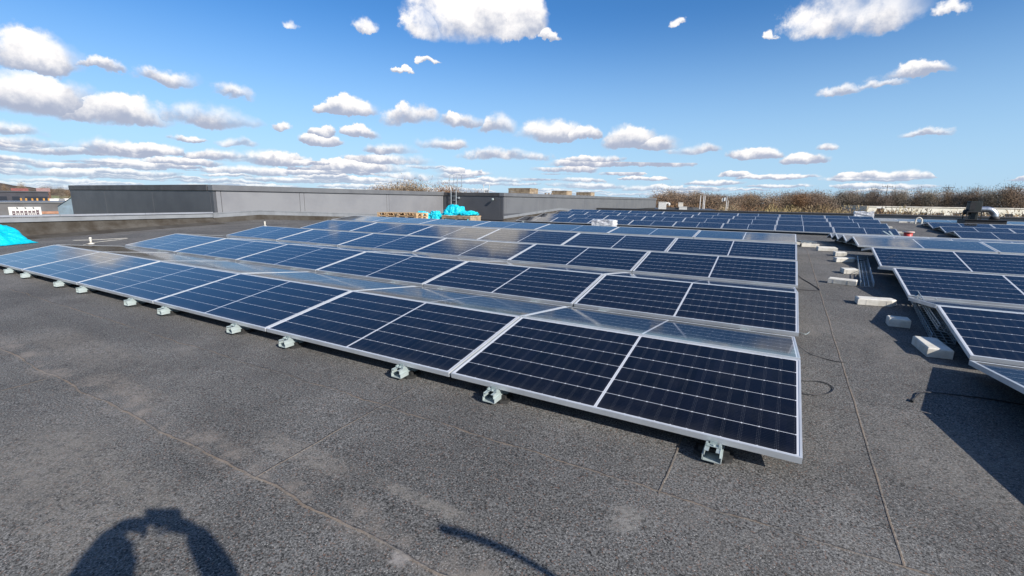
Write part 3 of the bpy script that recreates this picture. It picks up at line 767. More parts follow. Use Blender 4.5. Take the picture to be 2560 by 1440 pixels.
# turquoise plastic sheet and bags
M_turq, n, b = mat('turquoise_plastic', (.0, .40, .50), .32, 0, .5)
g = n.node('ShaderNodeTexCoord').outputs['Object']
n.put(b.inputs['Base Color'], n.mix(n.noise(g, 3, 3, .6), (.0, .46, .60, 1), (.01, .58, .68, 1)))
bp = n.node('ShaderNodeBump'); bp.inputs['Strength'].default_value = .9; bp.inputs['Distance'].default_value = .05
n.put(bp.inputs['Height'], n.noise(g, 9, 5, .6, 1.2)); n.put(b.inputs['Normal'], bp.outputs[0])
from mathutils import noise as mn
def sack(x, y, sx, sy, sz, rot, seed, label, group, name='plastic_sack', cat='plastic sack', z=None, lean=0.0):
    bm = bmesh.new(); bmesh.ops.create_icosphere(bm, subdivisions=5, radius=1.0)
    off = Vector((seed * 3.7, seed * 1.3, seed * 5.1))
    for v in bm.verts:
        p = v.co.copy()
        d = 1 + .42 * mn.noise(p * 1.2 + off) + .10 * mn.noise(p * 5 + off)
        # sharp folds of stiff film
        d += .20 * (1 - 2 * abs(mn.noise(p * 2.3 + off * 2))) ** 3 * .8 + .09 * (1 - 2 * abs(mn.noise(p * 5.2 + off))) ** 2
        p = p * d
        p.x += lean * max(0, p.z)
        v.co = Vector((p.x * sx, p.y * sy, max(p.z, -.55) * sz + .55 * sz)) * .84
    me_ = bpy.data.meshes.new(name); bm.to_mesh(me_); bm.free()
    me_.materials.append(M_turq)
    o = bpy.data.objects.new(name, me_); col.objects.link(o)
    o.location = (x - .22, y, (zr(y) if z is None else z) + .005); o.rotation_euler = (0, 0, rot)
    return tag(o, label, cat, group)
# sheet-wrapped heap at the left edge
bm = bmesh.new(); bmesh.ops.create_grid(bm, x_segments=36, y_segments=28, size=1.0)
for v in bm.verts:
    x, y = v.co.x, v.co.y
    e = max(abs(x), abs(y))
    h = .50 * max(0, 1 - abs(x + .15) ** 1.35) * (1 - .25 * y * y)
    rag = .05 * mn.noise(Vector((x * 3, y * 3, 2))) + .03 * mn.noise(Vector((x * 9, y * 7, 5)))
    z = max(h + rag * (1.2 if e < .95 else .2) - (.10 if e > .97 else 0), .012 + .02 * abs(mn.noise(Vector((x * 8, y * 8, 1)))))
    v.co = Vector((x * .95 + .04 * mn.noise(Vector((y * 4, 3, x))), y * .62 + .04 * mn.noise(Vector((x * 4, 7, y))), z))
me_ = bpy.data.meshes.new('plastic_sheet'); bm.to_mesh(me_); bm.free(); me_.materials.append(M_turq); me_.polygons.foreach_set('use_smooth', [True] * len(me_.polygons))
o = bpy.data.objects.new('plastic_sheet', me_); col.objects.link(o); o.location = (-17.2, 1.02, zr(1.02) + .005); o.rotation_euler = (math.atan(.0425), 0, R(8))
tag(o, 'turquoise plastic sheet thrown over a low heap at left edge of roof', 'plastic sheet')
G_S = 'turquoise sacks by the ladder'
sack(-15.15, 15.1, .50, .42, .40, .3, 1.2, 'turquoise sack at the left of the heap, behind the pallets', G_S)
sack(-14.55, 14.7, .48, .42, .36, 1.1, 2.3, 'low crumpled turquoise sack in the front middle of the heap', G_S)
sack(-13.95, 14.9, .36, .36, .44, 2.0, 3.1, 'turquoise sack with a pointed top in the heap', G_S, lean=-.3)
sack(-13.75, 15.9, .80, .55, .58, .1, 4.4, 'largest and tallest turquoise sack, left of the ladder', G_S)
sack(-13.2, 15.1, .50, .42, .36, .8, 6.6, 'turquoise sack in front of the ladder foot', G_S)
sack(-12.35, 15.15, .46, .32, .14, .6, 5.7, 'smaller turquoise sack lying on the timber crate base', G_S, z=zr(15.2) + .47)
sack(-12.95, 15.2, .30, .26, .10, 1.6, 7.9, 'small flat turquoise sack on the timber crate base', G_S, z=zr(15.2) + .47)

# pallets
M_wood = grime('pallet_wood', (.64, .46, .28), .85, 0, .35, 5, (.85, .75, .65), .2, .3)
M_wood2 = grime('weathered_wood', (.40, .31, .21), .85, 0, .35, 4, (.8, .75, .7), .2, .3)
def make_pallet(L=1.2, W=.8, m_=M_wood):
    t = empty('pallet')
    k = MB()
    for i in range(5): k.box((0, -W / 2 + .05 + i * (W - .1) / 4, .133), (L, .10 if i % 2 == 0 else .13, .020))
    for x in (-L / 2 + .07, 0, L / 2 - .07): k.box((x, 0, .112), (.14, W, .020))
    k.build('deck', m_, t)
    k = MB()
    for x in (-L / 2 + .07, 0, L / 2 - .07):
        for y in (-W / 2 + .07, 0, W / 2 - .07): k.box((x, y, .061), (.14, .13, .078))
    k.build('blocks', m_, t)
    k = MB()
    for y in (-W / 2 + .07, 0, W / 2 - .07): k.box((0, y, .011), (L, .10, .020))
    k.build('runners', m_, t)
    return t
pal = make_pallet()
first = True
NTH = ['lowest', 'second', 'third', 'fourth']
zb = zr(18.1)
stk = [(-16.15, 14.0, .05), (-14.88, 13.95, -.04)]
for j, (x, y, a) in enumerate(stk):
    for i in range(3):
        o = pal if first else copy_tree(pal); first = False
        o.location = (x + .02 * ((i * 7) % 3 - 1), y, zr(y) + .01 + i * .147 + (.05 if j else .03)); o.rotation_euler = (0, 0, a + .03 * ((i * 5) % 3 - 1))
        tag(o, f'wooden pallet, {NTH[i]} in the {["left", "right"][j]} pile by the hall wall', 'pallet', 'wooden pallets piled by the hall wall')
# boards over an oblong crate-pallet right of the sacks
o = empty('timber_pallet', onroof(-12.95, 15.1), (0, 0, 0), 'brown timber crate base right of the turquoise sacks, below the ladder', 'pallet')
k = MB()
for i in range(5): k.box((0, -.35 + i * .175, .43), (1.62, .165, .03))
k.build('deck', M_wood, o)
k = MB()
for x in (-.74, 0, .74): k.box((x, 0, .21), (.10, .84, .42))
k.box((0, -.415, .36), (1.6, .02, .1)); k.box((0, -.415, .2), (1.6, .02, .12)); k.box((0, -.415, .06), (1.6, .02, .1))
k.build('frame', M_wood2, o)

# fixed ladder to the hall roof
lad = empty('roof_ladder', (-17.53, YB - .14, 0), label='galvanised fixed ladder with tall hooked handholds on the hall step wall', cat='ladder')
for sx, nm in ((-.19, 'left'), (.19, 'right')):
    k = MB(); s_ = 1 if sx > 0 else -1
    path = smooth_path([(sx, 0, zr(20.6) + .02), (sx, 0, .8), (sx, 0, 1.62), (sx + s_ * .01, 0, 1.80), (sx + s_ * .085, 0, 2.02), (sx + s_ * .10, 0, 2.25), (sx + s_ * .10, 0, 2.66)], 4)
    k.tube(path, .026, 8)
    k.build('stile', M_wire, lad, True)
    k = MB(); k.tube(smooth_path([(sx + s_ * .10, 0, 2.66), (sx + s_ * .10 + .10, .07, 2.685), (sx + s_ * .10 + .20, .16, 2.66), (sx + s_ * .10 + .16, .20, 2.25), (sx + s_ * .10 + .10, .22, 1.72)], 4), .017, 8); k.build('handhold', M_wire, lad, True)
for i in range(7):
    k = MB(); k.tube([(-.19, 0, .18 + i * .25), (.19, 0, .18 + i * .25)], .015, 6); k.build('rung', M_wire, lad, True)
for z in (.45, 1.33):
    k = MB(); k.bar((.19, 0, z), (.36, .02, z), .02, .04); k.bar((.36, .13, z), (.36, -.02, z), .03, .10); k.build('wall_bracket', M_wire, lad)
# second ladder head on the hall roof, farther back
l2 = empty('roof_ladder', (-26.4, 38.0, 1.4), label='distant pale ladder head standing above the hall roof', cat='ladder')
for sx in (-.36, .36):
    k = MB(); k.tube(smooth_path([(sx * .72, 0, -.5), (sx * .72, 0, .55), (sx * .9, 0, .9), (sx, 0, 1.30)], 4), .035, 7); k.build('stile', M_wht, l2, True)
for z in (.2, .45, .7):
    k = MB(); k.bar((-.28, 0, z), (.28, 0, z), .05); k.build('rung', M_wht, l2)
k = MB(); k.box((0, .02, .62), (.50, .02, .30)); k.build('guard_plate', M_wht, l2)

# wooden crates on the hall roof
def crate(x, y, L, W, z0, z1, label, slots):
    t = empty('wooden_crate', (x, y, z0), (0, 0, 0), label, 'wooden crate', 'wooden crates on the hall roof')
    h = z1 - z0; k = MB(); n_ = max(3, int(h / .12)); ph = h * .80 / n_
    for i in range(n_):
        z = .08 + ph * (i + .5)
        gap = .02 if i in slots else .006
        for sy in (-1, 1): k.box((0, sy * W / 2, z), (L, .022, ph - gap))
        for sx in (-1, 1): k.box((sx * (L / 2 - .012), 0, z), (.022, W - .03, ph - gap))
    k.build('boards', M_wood2, t)
    k = MB()
    for sx in (-1, 0, 1):
        for sy in (-1, 1): k.box((sx * (L / 2 - .06), sy * (W / 2 - .06), h * .45), (.09, .09, h * .88))
    k.build('posts', M_wood2, t)
    k = MB(); k.box((0, 0, h - .03), (L + .06, W + .06, .035)); k.box((0, -.3 * W, h + .0), (L, .12, .022)); k.box((0, .25 * W, h + .0), (L, .12, .022)); k.build('lid', M_wood2, t)
    k = MB(); k.box((0, 0, .03), (L, W, .05)); k.build('base', M_wood2, t)
crate(-16.35, 27.3, 1.72, 1.25, 1.41, 2.06, 'largest wooden crate on the hall roof, nearest the step', (2, 3))
k = MB()
for i in range(5): k.box((-14.72 + .02 * i, 27.6 + i * .22, 1.45 + .1 * (i % 2 == 0) + .02), (.12, .09, .36 - .05 * (i % 2)))
k.box((-14.68, 28.0, 1.42), (.2, 1.2, .03)); o = k.build('timber_offcuts', M_wood2); tag(o, 'low row of timber offcuts beside the largest crate', 'timber')
crate(-15.95, 33.2, 1.30, 1.1, 1.41, 2.00, 'middle one of three wooden crates on the hall roof', (3,))
crate(-15.6, 37.6, 1.36, 1.0, 1.41, 1.98, 'smallest and farthest wooden crate on the hall roof', (1, 2))

# wrapped packs of roofing parts
M_film, n, b = mat('white_film', (.66, .67, .68), .28, 0, .5)
g = n.node('ShaderNodeTexCoord').outputs['Object']
n.put(b.inputs['Base Color'], n.mix(n.ss(n.noise(g, 5, 4, .6, 1.0), .42, .62), (.70, .70, .69, 1), (.44, .44, .46, 1)))
bp = n.node('ShaderNodeBump'); bp.inputs['Strength'].default_value = .8; bp.inputs['Distance'].default_value = .04
n.put(bp.inputs['Height'], n.noise(g, 10, 4, .6, 1.0)); n.put(b.inputs['Normal'], bp.outputs[0])
def pack(x, y, L, W, H, z, label, peak):
    t = empty('wrapped_pack', (x, y, z), (0, 0, 0), label, 'wrapped pack', 'white film-wrapped packs')
    bm = bmesh.new(); bmesh.ops.create_cube(bm, size=1.0); bmesh.ops.subdivide_edges(bm, edges=bm.edges[:], cuts=7, use_grid_fill=True)
    for v in bm.verts:
        p = v.co; q = Vector((p.x * 3.1 * L, p.y * 3 * W, p.z * 4 + peak))
        top = max(0, p.z) * 2
        v.co = Vector((p.x * L, p.y * W, (p.z + .5) * H)) + Vector((mn.noise(q), mn.noise(q + Vector((9, 0, 0))), mn.noise(q + Vector((0, 9, 0))) * (1.6 if p.z > .45 else .3))) * .035
        if p.z > .45: v.co.z += .13 * math.exp(-((p.x - .25) / .10) ** 2 - (p.y / .3) ** 2)
    me_ = bpy.data.meshes.new('wrapping'); bm.to_mesh(me_); bm.free(); me_.materials.append(M_film)
    o = bpy.data.objects.new('wrapping', me_); col.objects.link(o); o.parent = t; o.location = (0, 0, .12)
    k = MB()
    for sx in (-1, 0, 1): k.box((sx * (L / 2 - .08), 0, .055), (.12, W * .95, .09))
    k.box((0, 0, .110), (L, W, .018)); k.build('pallet_base', M_wood2, t)
pack(-7.42, 18.95, 1.02, .7, .34, zr(18.9) + .005, 'white film-wrapped pack standing between fifth left row and far block', 1.0)
pack(3.78, 29.9, .86, .6, .42, zr(29.9) - .02, 'white film-wrapped pack beyond the right end of far block', 4.0)

# cable drum
M_red = grime('red_plastic', (.55, .06, .05), .45, 0, .15, 8)
M_pink = grime('pale_pink_plastic', (.72, .52, .47), .5, 0, .1, 8)
dr = empty('cable_drum', onroof(3.78, 18.9, 0), label='red cable drum with pale rim lying flat near the far block', cat='cable drum')
def disc(name, z0, z1, r0_, r1_, mt):
    k = MB(); k.tube([(0, 0, z0), (0, 0, z1)], [r0_, r1_], 24); return k.build(name, mt, dr, True)
disc('flange', .0, .03, .165, .165, M_pink); disc('core', .03, .40, .115, .13, M_red); disc('flange', .40, .432, .175, .175, M_pink)
k = MB(); k.tube([(0, 0, .433), (0, 0, .434)], .05, 16); k.build('bore', M_black, dr)
for i, (x0, y0, x1, y1) in enumerate(((3.25, 20.1, 3.66, 19.3), (3.45, 20.2, 3.58, 19.45))):
    k = MB(); k.bar((x0, y0, zr(y0) + .30), (x1, y1, zr(y1) + .02 + .03 * i), .06, .02)
    tag(k.build('loose_rail', M_galv), ['pale loose rail leaning from the far block toward the drum', 'second loose rail leaning beside the drum'][i], 'rail piece', 'loose rails at the drum')

# cable gooseneck
gn = empty('gooseneck_pipe', onroof(5.70, 26.9), label='pale bent gooseneck pipe at the corner of the panels before the fan', cat='vent pipe')
k = MB(); k.tube(smooth_path([(0, 0, 0), (0, 0, .22), (-.03, 0, .31), (-.12, 0, .36), (-.21, 0, .31), (-.23, 0, .22), (-.23, 0, .05)], 5), .035, 10); k.build('pipe', M_conc, gn, True)
k = MB(); k.tube([(0, 0, 0), (0, 0, .05)], [.09, .06], 12); k.build('collar', M_conc, gn)

# roof fan
M_fan = grime('fan_green_black', (.016, .022, .021), .6, 0, .2, 3)
M_duct = grime('bright_duct', (.60, .60, .60), .34, .9, .12, 5, (.9, .9, .9))
fan = empty('roof_fan', (8.1, 28.1, zr(28.1)), label='dark roof extractor fan with silver duct elbow standing on a black curb', cat='roof fan')
zf = zr(28.1)
k = MB(); k.box((.02, 0, .085), (1.44, 1.2, .31), bev=.015); k.build('curb', M_dark, fan)
k = MB(); k.box((.02, 0, .25), (1.54, 1.3, .025), bev=.008); k.build('curb_cap', M_dark, fan)
k = MB(); k.box((-.34, -.05, .86), (.44, .52, .50), bev=.02); k.build('fan_housing', M_fan, fan)
k = MB(); k.box((-.36, -.05, 1.06), (.40, .50, .03)); k.box((-.46, -.318, .88), (.20, .012, .34)); k.build('inspection_panel', M_galv if False else M_dark, fan)
k = MB(); k.box((-.31, -.02, .44), (.26, .38, .36), bev=.015); k.build('lower_duct', M_fan, fan)
k = MB(); k.tube([(-.66, -.05, .60), (-.46, -.05, .60)], .13, 16); k.tube([(-.70, -.05, .60), (-.66, -.05, .60)], [.09, .13], 16); k.build('motor', M_dark, fan, True)
for sx, sy in ((-.60, -.3), (-.60, .25), (-.10, -.3), (-.10, .25)):
    k = MB(); k.bar((sx, sy, .26), (sx, sy, .64), .04); k.build('leg', M_dark, fan)
k = MB(); k.bar((-.62, -.3, .62), (-.08, -.3, .62), .05); k.bar((-.62, .25, .62), (-.08, .25, .62), .05); k.build('support_frame', M_dark, fan)
k = MB(); path = [(-.13 + .0, 0, .74)] + [(.12 + .34 * math.sin(t), 0, .40 + .34 * math.cos(t)) for t in [i * math.pi / 2 / 7 for i in range(8)]]
k.tube(path, .135, 20, cap=False); k.build('elbow', M_duct, fan, True)
k = MB()
for t in [i * math.pi / 2 / 4 for i in range(5)]:
    c0 = Vector((.12 + .34 * math.sin(t), 0, .40 + .34 * math.cos(t))); d = Vector((math.cos(t), 0, -math.sin(t))) * .008
    k.tube([c0 - d, c0 + d], .142, 20, cap=False)
k.build('elbow_seams', M_duct, fan, True)
k = MB(); k.tube([(.46, 0, .25), (.46, 0, .42)], [.20, .175], 20); k.build('outlet_collar', M_dark, fan, True)

# ------------------------------------------------------------------ neighbourhood
M_bark = grime('bark', (.13, .105, .08), .95, 0, .3, 3, spec=.1)
def twig_mat(name, a, b_):
    mt, n, b = mat(name, a, .95, 0, .1)
    g = n.node('ShaderNodeTexCoord').outputs['Object']
    oi = n.node('ShaderNodeObjectInfo')
    c = n.mix(n.ss(n.noise(g, .55, 3, .6), .35, .65), (*a, 1), (*b_, 1))
    hv = n.node('ShaderNodeHueSaturation'); n.put(hv.inputs['Color'], c)
    n.put(hv.inputs['Value'], n.m('MULTIPLY_ADD', oi.outputs['Random'], .35, .82)); n.put(hv.inputs['Hue'], n.m('MULTIPLY_ADD', oi.outputs['Random'], .025, .4875))
    n.put(b.inputs['Base Color'], hv.outputs[0]); return mt
M_twig = twig_mat('brown_twigs', (.20, .145, .10), (.26, .195, .135))
M_twig2 = twig_mat('grey_twigs', (.23, .19, .15), (.17, .135, .105))
M_twig3 = twig_mat('willow_twigs', (.31, .245, .115), (.26, .19, .10))
M_twig4 = twig_mat('rust_twigs', (.27, .165, .09), (.21, .135, .08))
M_clump = twig_mat('scrub_twigs', (.25, .185, .11), (.30, .22, .13))
M_green = twig_mat('dark_needles', (.035, .06, .03), (.06, .09, .04))

def make_tree(seed, h, w, tm, clear=.28, twigs=6500, name='bare_tree', tw=.050):
    """trunk with real limbs; the crown is a cloud of fine twigs following the limbs"""
    rn = random.Random(seed)
    t = empty(name); k = MB(); cr = MB()
    tips = []
    def limb(p, d, L, r, lev):
        pts = [p]; q = p.copy(); dd = d.copy(); n_ = 4
        for i in range(n_):
            dd = (dd + Vector((rn.uniform(-1, 1), rn.uniform(-1, 1), rn.uniform(-.2, .6))) * .16).normalized()
            q = q + dd * L / n_; pts.append(q.copy())
        k.tube(pts, [r * (1 - .62 * i / n_) for i in range(n_ + 1)], 5 if lev < 2 else 3)
        if lev >= 2: tips.extend(pts[1:]); return
        nb = rn.randint(4, 6) if lev == 0 else rn.randint(3, 4)
        for j in range(nb):
            f = rn.uniform(clear if lev == 0 else .3, 1.0)
            i = min(int(f * n_), n_ - 1); pp = pts[i].lerp(pts[i + 1], f * n_ - i)
            a = rn.uniform(0, 6.283); out = Vector((math.cos(a) * w / h * 1.5, math.sin(a) * w / h * 1.5, rn.uniform(.35, .95))).normalized()
            limb(pp, (out + dd * .35).normalized(), L * rn.uniform(.40, .58), r * .45, lev + 1)
    limb(Vector((0, 0, 0)), Vector((0, 0, 1)), h * .82, h * .022, 0)
    k.build('trunk', M_bark, t)
    vs = []; fs = []
    for i in range(twigs):
        p = rn.choice(tips); sp = h * .105
        c0 = p + Vector((rn.gauss(0, sp * w / h * 1.3), rn.gauss(0, sp * w / h * 1.3), rn.gauss(sp * .4, sp * .8)))
        if c0.z < h * clear * .75: c0.z = h * clear * .75 + rn.uniform(0, .5)
        d = Vector((rn.uniform(-1, 1), rn.uniform(-1, 1), rn.uniform(-.1, 1.3))).normalized() * rn.uniform(.35, .95) * h * .075
        s_ = d.orthogonal().normalized() * tw * rn.uniform(.6, 1.3); s_.rotate(Matrix.Rotation(rn.uniform(0, 6.28), 3, d.normalized()))
        b_ = len(vs); vs += [c0 - s_, c0 + s_, c0 + d]; fs.append((b_, b_ + 1, b_ + 2))
    cr.add(vs, fs); cr.build('crown', tm, t)
    return t
def make_bush(seed, h, w, tm, n_=5200, tw=.042, name='bare_shrub'):
    rn = random.Random(seed); t = empty(name); k = MB()
    for i in range(9):
        a = rn.uniform(0, 6.28); e = Vector((math.cos(a) * w * rn.uniform(.2, .42), math.sin(a) * w * rn.uniform(.2, .42), h * rn.uniform(.6, .9)))
        k.tube([Vector((0, 0, 0)), e * .5 + Vector((0, 0, h * .1)), e], [.05, .035, .015], 4)
    k.build('stems', M_bark, t)
    vs = []; fs = []; lob = [(rn.uniform(-.33, .33) * w, rn.uniform(-.33, .33) * w, rn.uniform(.35, .75) * h, rn.uniform(.20, .34)) for _ in range(9)]
    for i in range(n_):
        lx, ly, lz, lr = rn.choice(lob); u = Vector((rn.gauss(0, 1), rn.gauss(0, 1), rn.gauss(0, 1))).normalized() * (rn.random() ** .4)
        c0 = Vector((lx + u.x * lr * w, ly + u.y * lr * w, max(.1, lz + u.z * lr * h * 1.0)))
        d = Vector((u.x * .8 + rn.uniform(-.5, .5), u.y * .8 + rn.uniform(-.5, .5), rn.uniform(.0, 1.0))).normalized() * rn.uniform(.3, .9) * h * .085
        s_ = d.orthogonal().normalized() * tw * rn.uniform(.6, 1.3); s_.rotate(Matrix.Rotation(rn.uniform(0, 6.28), 3, d.normalized()))
        b_ = len(vs); vs += [c0 - s_, c0 + s_, c0 + d]; fs.append((b_, b_ + 1, b_ + 2))
    c_ = MB(); c_.add(vs, fs); c_.build('twigs', tm, t)
    return t
random.seed(21)
protos = [make_tree(1, 12, 9, M_twig2, .34), make_tree(2, 12, 7.5, M_twig, .30), make_tree(3, 12, 8.5, M_twig2, .38), make_tree(5, 12, 10, M_twig, .22), make_tree(8, 12, 9, M_twig4, .22), make_tree(9, 12, 10, M_twig, .16, 11000, tw=.06)]
used = [False] * len(protos)
HT = []
for p_ in protos:
    zs_ = sorted(v.co.z for c_ in p_.children if c_.name.startswith('crown') for v in c_.data.vertices); HT.append(zs_[int(len(zs_) * .985)])
def tree(i, az, d, htop_el, label, group, sw=1.0, cat='tree'):
    o = protos[i] if not used[i] else copy_tree(protos[i]); used[i] = True
    p = polar(az, d); top = CAM.z + d * math.tan(R(htop_el)); hh = top - GZ
    o.location = (p.x, p.y, GZ - .05); f = hh / HT[i]
    o.scale = (f * sw, f * sw, f); o.rotation_euler = (0, 0, random.uniform(0, 6.28))
    return tag(o, label, cat, group)
def interp(tab, x):
    for (a, u), (b_, v) in zip(tab, tab[1:]):
        if a <= x <= b_: return u + (v - u) * (x - a) / (b_ - a)
    return tab[-1][1] if x > tab[-1][0] else tab[0][1]
SKY = [(-13.2, .35), (-12.2, .9), (-11.0, 1.15), (-9.8, .95), (-8.5, .85), (-6.5, .80), (-5.6, .62), (-4.5, .78), (-2, .95), (1.5, 1.02), (6, 1.2), (9, 1.3), (13.5, 1.32), (18, 1.50), (24, 1.55), (32, 1.4)]
# tall avenue trees on the right
G_T = 'tall bare trees lining the far wood'
az = 4.4; j = 0
while az < 30:
    d = random.uniform(170, 185)
    tree([0, 2, 1][j % 3], az, d, interp(SKY, az) * random.uniform(.93, 1.06), 'tall bare grey-brown tree in the long line behind the pale low building', G_T, .72)
    az += random.uniform(.46, .74); j += 1
G_T2 = 'rounder brown trees behind the far parapet'
az = -13.0; j = 0
while az < 5:
    d = random.uniform(128, 150)
    tree([3, 4, 1, 3, 0][j % 5], az, d, interp(SKY, az) * random.uniform(.80, 1.05), 'rounded bare brown tree in the mixed wood behind the flagpoles', G_T2, 1.0)
    az += random.uniform(.7, 1.15); j += 1
tree(3, -11.3, 112, 1.12, 'broad bare tree just right of the end of the hall', 'rounder brown trees behind the far parapet', 1.2)
# the rest of the wood reads as one mass
wb = MB(); rn = random.Random(77)
src = [[c_ for c_ in p_.children if c_.name.startswith('crown')][0].data for p_ in protos]
vs = []; fs = []
for i in range(150):
    az = rn.uniform(-13.5, 34); d = rn.uniform(158, 215) if az < 4 else rn.uniform(190, 235)
    top = CAM.z + d * math.tan(R(interp(SKY, az) * (rn.uniform(.72, .96) if az < 3.5 else rn.uniform(.22, .55)))); p = polar(az, d); a = rn.uniform(0, 6.28); ca, sa = math.cos(a), math.sin(a)
    ki = rn.randrange(len(src)); me_ = src[ki]; b_ = len(vs); f = (top - GZ) / HT[ki]
    for v in me_.vertices:
        x, y, z = v.co; vs.append((p.x + f * .9 * (x * ca - y * sa), p.y + f * .9 * (x * sa + y * ca), GZ + f * z))
    for q in me_.polygons:
        if rn.random() < .42: fs.append([b_ + w for w in q.vertices])
wb.add([Vector(v) for v in vs], fs); o = wb.build('far_wood', M_twig); tag(o, 'bare brown woodland filling the distance behind the single trees', 'woodland', kind='stuff')
# scrub between the roof and the wood
bprot = [make_bush(1, 5, 7, M_twig3), make_bush(2, 5, 7, M_clump), make_bush(3, 5, 8, M_twig4), make_bush(4, 5, 7, M_twig)]
bu = [False] * 4
def bush(i, az, d, el, label, w=1.0):
    o = bprot[i] if not bu[i] else copy_tree(bprot[i]); bu[i] = True
    p = polar(az, d); top = CAM.z + d * math.tan(R(el)); f = (top - GZ) / 5.2
    o.location = (p.x, p.y, GZ - .05); o.scale = (f * w, f * w, f); o.rotation_euler = (0, 0, random.uniform(0, 6.28))
    return tag(o, label, 'shrub', 'leafless shrubs beyond the far parapet')
LB = {0: 'yellowish willow-like shrub rising above the far parapet', 1: 'pale brown leafless shrub rising above the far parapet', 2: 'rust-brown leafless shrub rising above the far parapet', 3: 'dull brown leafless shrub rising above the far parapet'}
for i, az, d, el, w in [(2, -9.3, 105, .30, .8), (3, -7.0, 110, -.1, .8), (1, -6.2, 95, -.35, .7), (3, -4.6, 118, .15, .8), (1, -3.2, 98, -.45, .6), (2, -2.3, 120, .1, .8), (0, -1.0, 92, .12, .75), (0, .4, 96, .05, .8), (1, 1.5, 90, -.22, .8),
        (0, 2.5, 88, .18, .85), (1, 3.7, 94, .12, .9), (0, 4.7, 90, -.05, .8), (1, 5.7, 86, .02, .85), (2, 6.6, 92, -.25, .9), (1, 7.5, 84, -.50, .9), (3, 9.2, 86, -.10, .9), (0, 9.9, 95, .12, .8), (1, 10.9, 88, -.22, .9), (2, 12.2, 92, -.30, .9), (1, 13.3, 86, -.12, .8),
        (1, 14.3, 95, -.45, .9), (3, 15.4, 90, -.05, .7), (2, 16.6, 86, -.35, .9), (1, 17.6, 88, -.12, .8), (1, 18.9, 90, -.2, .9), (0, 20, 92, -.1, 1), (1, 22, 90, -.2, 1), (2, 24.5, 94, -.2, 1)]:
    bush(i, az, d, el, LB[i], w)
# trees showing above the hall wall
bp_ = []
for i, az, d, el, lab, w in [(5, -45.1, 78, .95, 'pale bare tree crown leftmost above the long hall wall', .9), (5, -44.0, 82, .95, 'low bare tree crown, second from left above the hall wall', .9), (5, -42.9, 80, 1.0, 'bare tree crown, third above the hall wall', .9), (5, -41.6, 74, 1.55, 'tallest bare tree crown above the hall wall, left of the ladder', 1.0),
        (5, -40.6, 80, 1.0, 'bare tree crown right of the tallest one above the hall wall', .8), (4, -37.7, 76, 1.42, 'rust-brown tree crown behind the fixed ladder', 1.05), (5, -36.2, 82, 1.0, 'greyish low tree crown just right of the fixed ladder', .8), (5, -34.8, 90, .65, 'faint low crown right of the ladder at the wall top', .7)]:
    tree(i, az, d, el, lab, 'trees showing above the hall wall', w)
for i, az, d, el, lab, w in [(3, -75.7, 330, .72, 'lone tree left of the hall in front of the distant ridge', .5), (0, -74.8, 420, .45, 'first small tree of the row by the pink roof', .8), (3, -74.2, 420, .52, 'second small tree of the row by the pink roof', .8), (0, -73.6, 430, .45, 'third small tree of the row by the pink roof', .8), (3, -73.0, 460, .32, 'small far tree beside the hall corner', .8), (1, -76.8, 360, .55, 'small tree at the far left below the ridge', .5)]:
    tree(i, az, d, el, lab, 'small trees far to the left', w)

# pale low building behind the scrub, hut, far house
M_white = grime('white_render', (.66, .63, .55), .8, 0, .15, .4, (.9, .88, .8))
M_cream = grime('cream_panel', (.62, .58, .50), .8, 0, .15, 1)
M_win, _, _ = mat('dark_glass', (.03, .035, .045), .12)
M_roofr = grime('red_roof', (.26, .09, .075), .8, 0, .2, 1)
M_brown = grime('brown_boards', (.12, .065, .045), .85, 0, .25, 2)
def house(name, az, d, w, dep, z0, z1, wall, label, cat, roofm=None, wins=0, rise=0.0, yaw=0.0, over=.15):
    p = polar(az, d); t = empty(name, (p.x, p.y, z0), (0, 0, -R(az) + yaw), label, cat)
    k = MB(); k.box((0, dep / 2, (z1 - z0) / 2), (w, dep, z1 - z0)); k.build('wall', wall, t)
    k = MB()
    if rise: k.prism([(-w / 2 - over, 0), (w / 2 + over, 0), (w / 2 + over, 1), (-w / 2 - over, 1)], 0, .1); k.v = []; k.f = []; k.mi = []
    if rise:
        h = z1 - z0; a = w / 2 + over; vs = [(-a, -over, h), (a, -over, h), (a, dep + over, h), (-a, dep + over, h), (-a, dep / 2, h + rise), (a, dep / 2, h + rise)]
        k.add(vs, [(3, 2, 1, 0), (0, 1, 5, 4), (2, 3, 4, 5), (0, 4, 3), (1, 2, 5)])
    else: k.box((0, dep / 2, z1 - z0 + .06), (w + 2 * over, dep + 2 * over, .14))
    k.build('roof', roofm or M_cap2, t)
    for i in range(wins):
        f = MB(); x = -w / 2 + w * (i + .5) / wins; f.box((x, -.02, (z1 - z0) - 1.5), (min(1.4, w / wins * .45), .06, 1.0)); f.build('window', M_win, t)
    return t
house('pale_building', 14.2, 132, 36, 10, GZ, .74, M_white, 'long pale low building glimpsed behind the scrub at right', 'building', M_cream, 12, 0.0, R(34))
house('wooden_hut', 8.26, 108, 1.1, 1.3, -2.2, .55, M_brown, 'small brown hut with white roof among the scrub', 'hut', M_white, 0, .28, 0.0, .04)
house('pale_house', -3.2, 160, 5, 6, GZ, -.35, M_cream, 'small pale house half hidden by brown trees', 'house', M_white, 3, .8)
